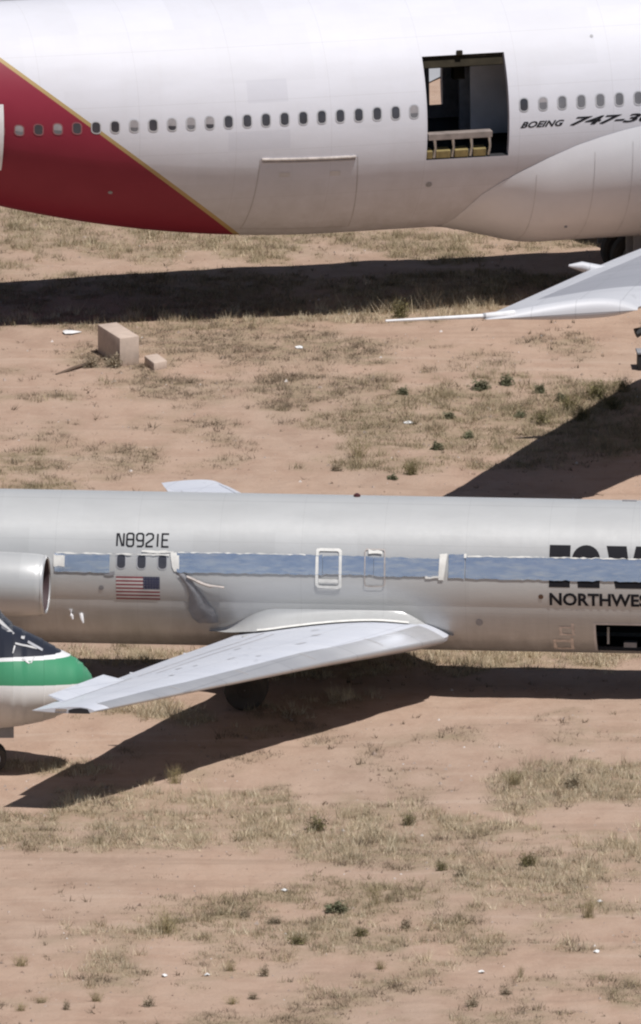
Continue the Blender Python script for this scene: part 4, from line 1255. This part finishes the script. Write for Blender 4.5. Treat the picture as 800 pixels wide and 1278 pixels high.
        m6.box((.42, yy, -.20), (.34, .22, .12), M['slate']); m6.tube([(.50, yy, -.22), (.34, yy, -.55), (.22, yy, -.75), (.02, yy, -.82)], [.035, .035, .10, .13], M['darkin'], 8); m6.build('slat_linkage', w)
    # tail
    for sg in (-1, 1):
        s = [(.6, -19.2, -27.5, 2.2, .9), (10.8, -27.6, -30.4, 3.4, .9)]
        if sg < 0: s = mirror(s)
        loft(s, airfoil(10, .09), M['jwing']).build('tailplane', root)
    fin = MB(); rows = []
    for z, xl, xt in ((2.6, -16.5, -27.6), (12.8, -27.2, -31.6)):
        ch = xl - xt; rows.append([Vector((xl - c * ch, h * ch * .8, z)) for c, h in airfoil(10, .09)])
    fin.grid(rows, M['jumbo']); fin.build('tail_fin', root)
    # the rear passenger door swung open against the skin at the left edge of the photo
    mb = MB()
    x0, x1 = -10.35, -9.24
    o1 = []
    rows = [[F.P(x, F.th_of_z(x, z), .16) for x in np.linspace(x0, x1, 6)] for z in np.linspace(-.55, 1.05, 8)]
    rows2 = [[F.P(x, F.th_of_z(x, z), .28) for x in np.linspace(x0, x1, 6)] for z in np.linspace(-.55, 1.05, 8)]
    mb.grid(rows, M['white']); mb.grid(rows2, M['white'])
    mb.grid([rows[0], rows2[0]], M['white']); mb.grid([rows[-1], rows2[-1]], M['white'])
    mb.grid([[r_[0] for r_ in rows], [r_[0] for r_ in rows2]], M['white']); mb.grid([[r_[-1] for r_ in rows], [r_[-1] for r_ in rows2]], M['white'])
    mb.build('rear_door', root)
    # upper deck hump, far forward
    mb = MB(); rows = []
    for x in np.linspace(12, 34, 22):
        s = sstep(12, 17, x) * (1 - sstep(29, 35, x) * .75)
        row = []
        for k in range(13):
            a = radians(15 + 150 * k / 12); row.append(Vector((x, -2.75 * cos(a), .55 + (1.75 + 2.0 * s) * sin(a) - .6 * (1 - s))))
        rows.append(row)
    mb.grid(rows, M['white']); mb.build('upper_deck', root)
    # body and wing gear
    for gx, gyy in ((9.6, -1.9), (9.6, 1.9), (12.6, -5.4), (12.6, 5.4), (34 - 3, 0)):
        g = MB(); g.tube([(gx, gyy, -2.6), (gx, gyy, -4.6)], [.2, .14], M['gear'], 12); g.tube([(gx - .75, gyy, -4.65), (gx + .75, gyy, -4.65)], .09, M['gear'], 10)
        gg = g.build('landing_gear_leg', root)
        ng = gyy == 0
        for ax in ((0,) if ng else (-.73, .73)):
            for ay in (-.45, .45):
                dz = (gx + ax) * radians(.6)
                wheel('wheel', gg, (gx + ax, gyy + ay, -5.2 + .62 - dz), .62, .42, M['gear'])
    # gear doors hanging below the belly
    for yy in (-3.0, 3.0, -.35, .35):
        mb = MB(); mb.box((9.8, yy, -3.95), (2.9, .06, 1.25), M['slate']); mb.build('gear_door', root, smooth=False, bevel=.015)
    return root

# ================================================================== GREEN NOSED JET
def build_nose_jet():
    yb = -9.0
    xN = -5.24
    zdrop = float(zg(-8.2, yb))
    root = thing('green_nosed_jet', 'white jet with green nose band and black anti glare panel, only its nose in view', 'airplane', (xN, gy(yb) if False else yb, 0), (0, 0, radians(1.5)))
    # nose outline from tip backwards: distance, top z, bottom z, half width
    T = [(0, 2.02, 2.00, .01), (.04, 2.14, 1.86, .16), (.10, 2.22, 1.76, .30), (.21, 2.36, 1.60, .48), (.35, 2.49, 1.45, .64), (.50, 2.58, 1.34, .77), (.86, 2.77, 1.17, 1.0), (1.14, 2.94, 1.08, 1.14), (1.6, 3.17, .99, 1.32), (1.84, 3.29, .96, 1.39), (2.1, 3.60, .93, 1.45), (2.5, 3.92, .90, 1.53), (3.0, 4.16, .88, 1.60), (3.8, 4.38, .86, 1.66), (5., 4.50, .86, 1.67), (22., 4.50, .86, 1.67), (27, 4.5, 1.6, 1.3), (31, 4.4, 3.0, .5), (32.5, 4.2, 3.6, .1)]
    n = 48
    def ring(q):
        d, zt, zb, w = q
        # widest point sits low on the nose, mid on the tube
        zm = zb + (zt - zb) * (.46 + .0 * d)
        out = []
        for k in range(n + 1):
            a = 2 * pi * k / n - pi / 2
            s = sin(a); c = cos(a)
            out.append(Vector((-d, -w * (abs(c) ** .95) * (1 if c > 0 else -1), zm + (s * (zt - zm) if s > 0 else s * (zm - zb)))))
        return out
    ds = [q[0] for q in T]
    fine = sorted(set(ds + list(np.arange(.05, 5, .09))))
    # monotone smooth resampling
    def ev(d):
        return (d, float(np.interp(d, ds, [q[1] for q in T])), float(np.interp(d, ds, [q[2] for q in T])), float(np.interp(d, ds, [q[3] for q in T])))
    vals = [ev(d) for d in fine]
    for _ in range(2):
        vals = [vals[0]] + [vals[i] if (vals[i][0] < .12) else (vals[i][0],) + tuple((vals[i - 1][j] + 2 * vals[i][j] + vals[i + 1][j]) / 4 for j in (1, 2, 3)) for i in range(1, len(vals) - 1)] + [vals[-1]]
    vals += [q for q in T if q[0] > 5]
    mb = MB(); mb.grid([ring(v) for v in vals], M['nosep']); mb.build('fuselage', root, angle=40)
    def at(d, fz, off=0.):
        """point on the right flank at distance d from the tip and height z"""
        q = (d, float(np.interp(d, [v[0] for v in vals], [v[1] for v in vals])), float(np.interp(d, [v[0] for v in vals], [v[2] for v in vals])), float(np.interp(d, [v[0] for v in vals], [v[3] for v in vals])))
        zm = q[2] + (q[1] - q[2]) * .46
        s = max(-1, min(1, (fz - zm) / ((q[1] - zm) if fz > zm else (zm - q[2]))))
        return Vector((-d, -(q[3] * sqrt(max(0, 1 - s * s)) ** .95 + off), fz + off * .4))
    # side windscreen with pale frame
    def quad(pts, off): return [at(d, z, off) for d, z in pts]
    outer = [(1.80, 3.20), (2.20, 3.16), (2.9, 3.12), (2.9, 3.95), (2.5, 3.88), (2.14, 3.56)]
    inner = [(1.93, 3.30), (2.22, 3.27), (2.8, 3.24), (2.8, 3.84), (2.52, 3.78), (2.17, 3.50)]
    mb = MB(); mb.grid([quad(outer, .02), quad(inner, .02)], M['wsframe'], close=True); fr = mb.build('windscreen_frame', root, smooth=False)
    mb = MB(); mb.add(quad(inner, .012), [(0, 1, 2, 3, 4, 5)], M['glassm']); mb.build('windscreen_pane', fr, smooth=False)
    # masking-tape outline across the pinstripe
    def strip(a, b, w, nm, mat, off=.012, k=6):
        mb = MB(); rows = []
        for i in range(k + 1):
            d = a[0] + (b[0] - a[0]) * i / k; z = a[1] + (b[1] - a[1]) * i / k
            dx, dz = b[0] - a[0], b[1] - a[1]; L = sqrt(dx * dx + dz * dz); nx, nz = -dz / L * w / 2, dx / L * w / 2
            rows.append([at(d + nx, z + nz, off), at(d - nx, z - nz, off)])
        mb.grid(rows, mat); return mb.build(nm, root, angle=80)
    strip((1.79, 3.04), (1.28, 2.88), .032, 'tape_outline', M['wsframe']); strip((1.85, 2.86), (1.80, 3.0), .032, 'tape_outline', M['wsframe'])
    strip((1.64, 2.74), (1.47, 2.62), .032, 'tape_outline', M['wsframe']); strip((1.44, 2.62), (1.35, 2.74), .032, 'tape_outline', M['wsframe'])
    strip((1.65, 3.12), (1.57, 3.09), .04, 'wiper_mount', M['wsframe'], .03); strip((1.50, 3.02), (1.16, 2.83), .04, 'wiper_blade', M['frame'], .03)
    # nose gear
    zz = zdrop
    g = MB(); g.tube([(-2.32, 0, 1.0), (-2.32, 0, zz + .35)], [.10, .07], M['gear'], 12); g.tube([(-2.32, -.24, zz + .32), (-2.32, .24, zz + .32)], .045, M['gear'], 10); g.box((-2.32, 0, .82), (.30, .26, .22), M['gear']); gg = g.build('nose_gear_leg', root)
    for dy in (-.20, .20): wheel('wheel', gg, (-2.32, dy, zz + .32), .33, .18, M['white'])
    for dy in (-.26, .26):
        mb = MB(); mb.box((-2.05, dy, .85), (.45, .03, .28), M['slate']); mb.build('nose_gear_door', root, smooth=False, bevel=.008)
    # wings and tail, far outside the frame
    st = [(-13.6, -17.4, -18.8, 2.1, 1.), (-1.4, -11.2, -16.3, 1.35, 1.1)]
    for sg in (-1, 1): loft(st if sg < 0 else mirror(st), airfoil(10, .1), M['white']).build('wing', root)
    fin = MB(); rows = []
    for z, xl, xt in ((4.2, -25.5, -31.), (8.4, -30.4, -33.6)):
        ch = xl - xt; rows.append([Vector((xl - c * ch, h * ch * .9, z)) for c, h in airfoil(10, .09)])
    fin.grid(rows, M['white']); fin.build('tail_fin', root)
    for sg in (-1, 1):
        g = MB(); g.tube([(-15, sg * 2.3, 1.5), (-15, sg * 2.3, .3)], .09, M['gear'], 10); gg = g.build('main_gear_leg', root); wheel('wheel', gg, (-15, sg * 2.3, .42), .5, .35, M['gear'])
    return root

# ================================================================== small things
def build_small():
    def block(name, label, corner, dl, ds_, ll, ls, h, cat):
        mb = MB()
        c = Vector((corner[0], corner[1], 0)); u = Vector((dl[0], dl[1], 0)).normalized() * ll; v = Vector((ds_[0], ds_[1], 0)).normalized() * ls
        ctr = c + u / 2 + v / 2; z0 = float(zg(ctr.x, ctr.y)) - .04
        pts = [c - ctr, c + u - ctr, c + u + v - ctr, c + v - ctr]
        mb.add([p for p in pts] + [p + Vector((0, 0, h + .04)) for p in pts], [(0, 3, 2, 1), (4, 5, 6, 7), (0, 1, 5, 4), (1, 2, 6, 5), (2, 3, 7, 6), (3, 0, 4, 7)], M['block'])
        o = mb.build(name, None, smooth=True, bevel=.018, angle=50); o.location = (ctr.x, ctr.y, z0)
        tag(o, label, cat)
    block('concrete_block', 'long tan concrete block lying below the jumbo shadow, the larger of two', (-5.14, 41.35), (-.58, 1.93), (.48, .34), 2.05, .60, .74, 'concrete block')
    block('concrete_block', 'small tan concrete block right of the large concrete block', (-4.26, 40.6), (-.25, 1.0), (.35, .35), 1.05, .47, .22, 'concrete block')
    # rod on the ground left of the blocks
    mb = MB(); mb.tube([(-.45, -.9, .05), (0, 0, .07), (.42, .75, .06)], [.035, .045, .04], M['wood'], 8)
    o = mb.build('wooden_pole', None); o.location = (-6.3, 40.9, float(zg(-6.3, 40.9))); tag(o, 'dark weathered pole lying on the dirt left of the concrete blocks', 'pole')
    # dark crate standing at the right edge
    mb = MB(); mb.box((0, 0, .21), (.62, .62, .42), M['darkin']); mb.box((0, 0, .44), (.68, .68, .05), M['slate']); mb.box((0, 0, .02), (.5, .5, .06), M['slate'])
    o = mb.build('dark_crate', None, smooth=True, bevel=.01); o.location = (8.42, 40.9, float(zg(8.42, 40.9))); o.rotation_euler = (0, 0, .05); tag(o, 'dark crate on the dirt under the jumbo wing at right', 'crate')
    # litter
    lab = [(-6.46, 46.2, 'flat pale scrap on the dirt left of the large concrete block', .26), (-.54, 43.53, 'white scrap on the brown growth below the jumbo shadow', .12), (2.22, 33.33, 'white scrap beside the green bushes between the two large jets', .12),
           (6.24, -24.07, 'white scrap at the right below the straw patch', .08), (3.54, -31.4, 'white scrap on bare dirt at the bottom right', .08), (6.08, -29.34, 'pale scrap near the right edge of the foreground', .07),
           (-.81, -22.79, 'white scrap left of the dark green dome bush', .08), (-3.42, -31.65, 'crumpled white scrap at the lower left', .08), (-2.49, -31.65, 'white scrap among pale stones at the lower left', .08)]
    for k, (x, y, l, s) in enumerate(lab):
        y = gy(y); r = random.Random(k); mb = MB(); n = 9
        pts = [Vector((s * r.uniform(.7, 1.2) * cos(2 * pi * i / n), s * r.uniform(.6, 1.2) * sin(2 * pi * i / n), r.uniform(.01, .05))) for i in range(n)]
        c = Vector((0, 0, .07)); vs = pts + [c] + [Vector((p.x * .9, p.y * .9, p.z - .012)) for p in pts]
        mb.add(vs, [(i, (i + 1) % n, n) for i in range(n)] + [(i, n + 1 + i, n + 1 + (i + 1) % n, (i + 1) % n) for i in range(n)] + [tuple(n + 1 + i for i in reversed(range(n)))], M['trash'])
        o = mb.build('litter_scrap', None, smooth=False); o.location = (x, y, float(zg(x, y)) + .005); tag(o, l, 'litter', 'white litter on the dirt')

def build_apron():
    me = MB()
    # concrete taxiway far behind the jumbo, running off obliquely
    a = radians(71); u = Vector((cos(a), sin(a), 0)); n = Vector((-sin(a), cos(a), 0)); c = Vector((3.25, 85.0, .03))
    me.add([c - u * 9, c + u * 400, c + u * 400 + n * 30, c - u * 9 + n * 30], [(0, 1, 2, 3)], M['apron'])
    o = me.build('taxiway', None, smooth=False); tag(o, kind='structure')

# ================================================================== light, sky, camera
def build_env():
    S = Vector((.28, -.37, 1)).normalized()
    el = asin(S.z); rot = atan2(S.x, S.y)
    w = bpy.data.worlds.new('World'); scene.world = w; w.use_nodes = True
    nt = w.node_tree; bg = nt.nodes['Background']
    sky = nt.nodes.new('ShaderNodeTexSky'); sky.sky_type = 'NISHITA'; sky.sun_disc = False
    sky.sun_elevation = el; sky.sun_rotation = rot; sky.altitude = 900; sky.dust_density = .6
    nt.links.new(sky.outputs[0], bg.inputs[0]); bg.inputs[1].default_value = SKY
    L = bpy.data.lights.new('sun', 'SUN'); L.energy = SUN; L.angle = radians(.55); L.color = (1., .965, .935)
    o = bpy.data.objects.new('sun', L); COL.objects.link(o)
    o.rotation_euler = S.to_track_quat('Z', 'Y').to_euler(); o.location = (20, -30, 80)
    th = radians(11.5); R = 450.
    cam = bpy.data.cameras.new('camera'); co = bpy.data.objects.new('camera', cam); COL.objects.link(co)
    co.location = (0, -R * cos(th), R * sin(th))
    e = th - math.atan(219 / 23900.)
    co.rotation_euler = (pi / 2 - e, 0, 0)
    cam.sensor_fit = 'HORIZONTAL'; cam.sensor_width = 36; cam.lens = 23900 / 800 * 36
    cam.clip_start = 1; cam.clip_end = 30000
    scene.camera = co
    vs = scene.view_settings
    vs.view_transform = 'Standard'; vs.look = 'None'; vs.gamma = 1; vs.exposure = EXPO; vs.use_curve_mapping = False
    scene.cycles.filter_width = 2.2
    scene.cycles.max_bounces = 8

SUN, SKY, EXPO = 5., .052, -.16
build_env(); build_ground(); build_apron(); build_grass(); build_shrubs(); build_jet(); build_jumbo(); build_nose_jet(); build_small()
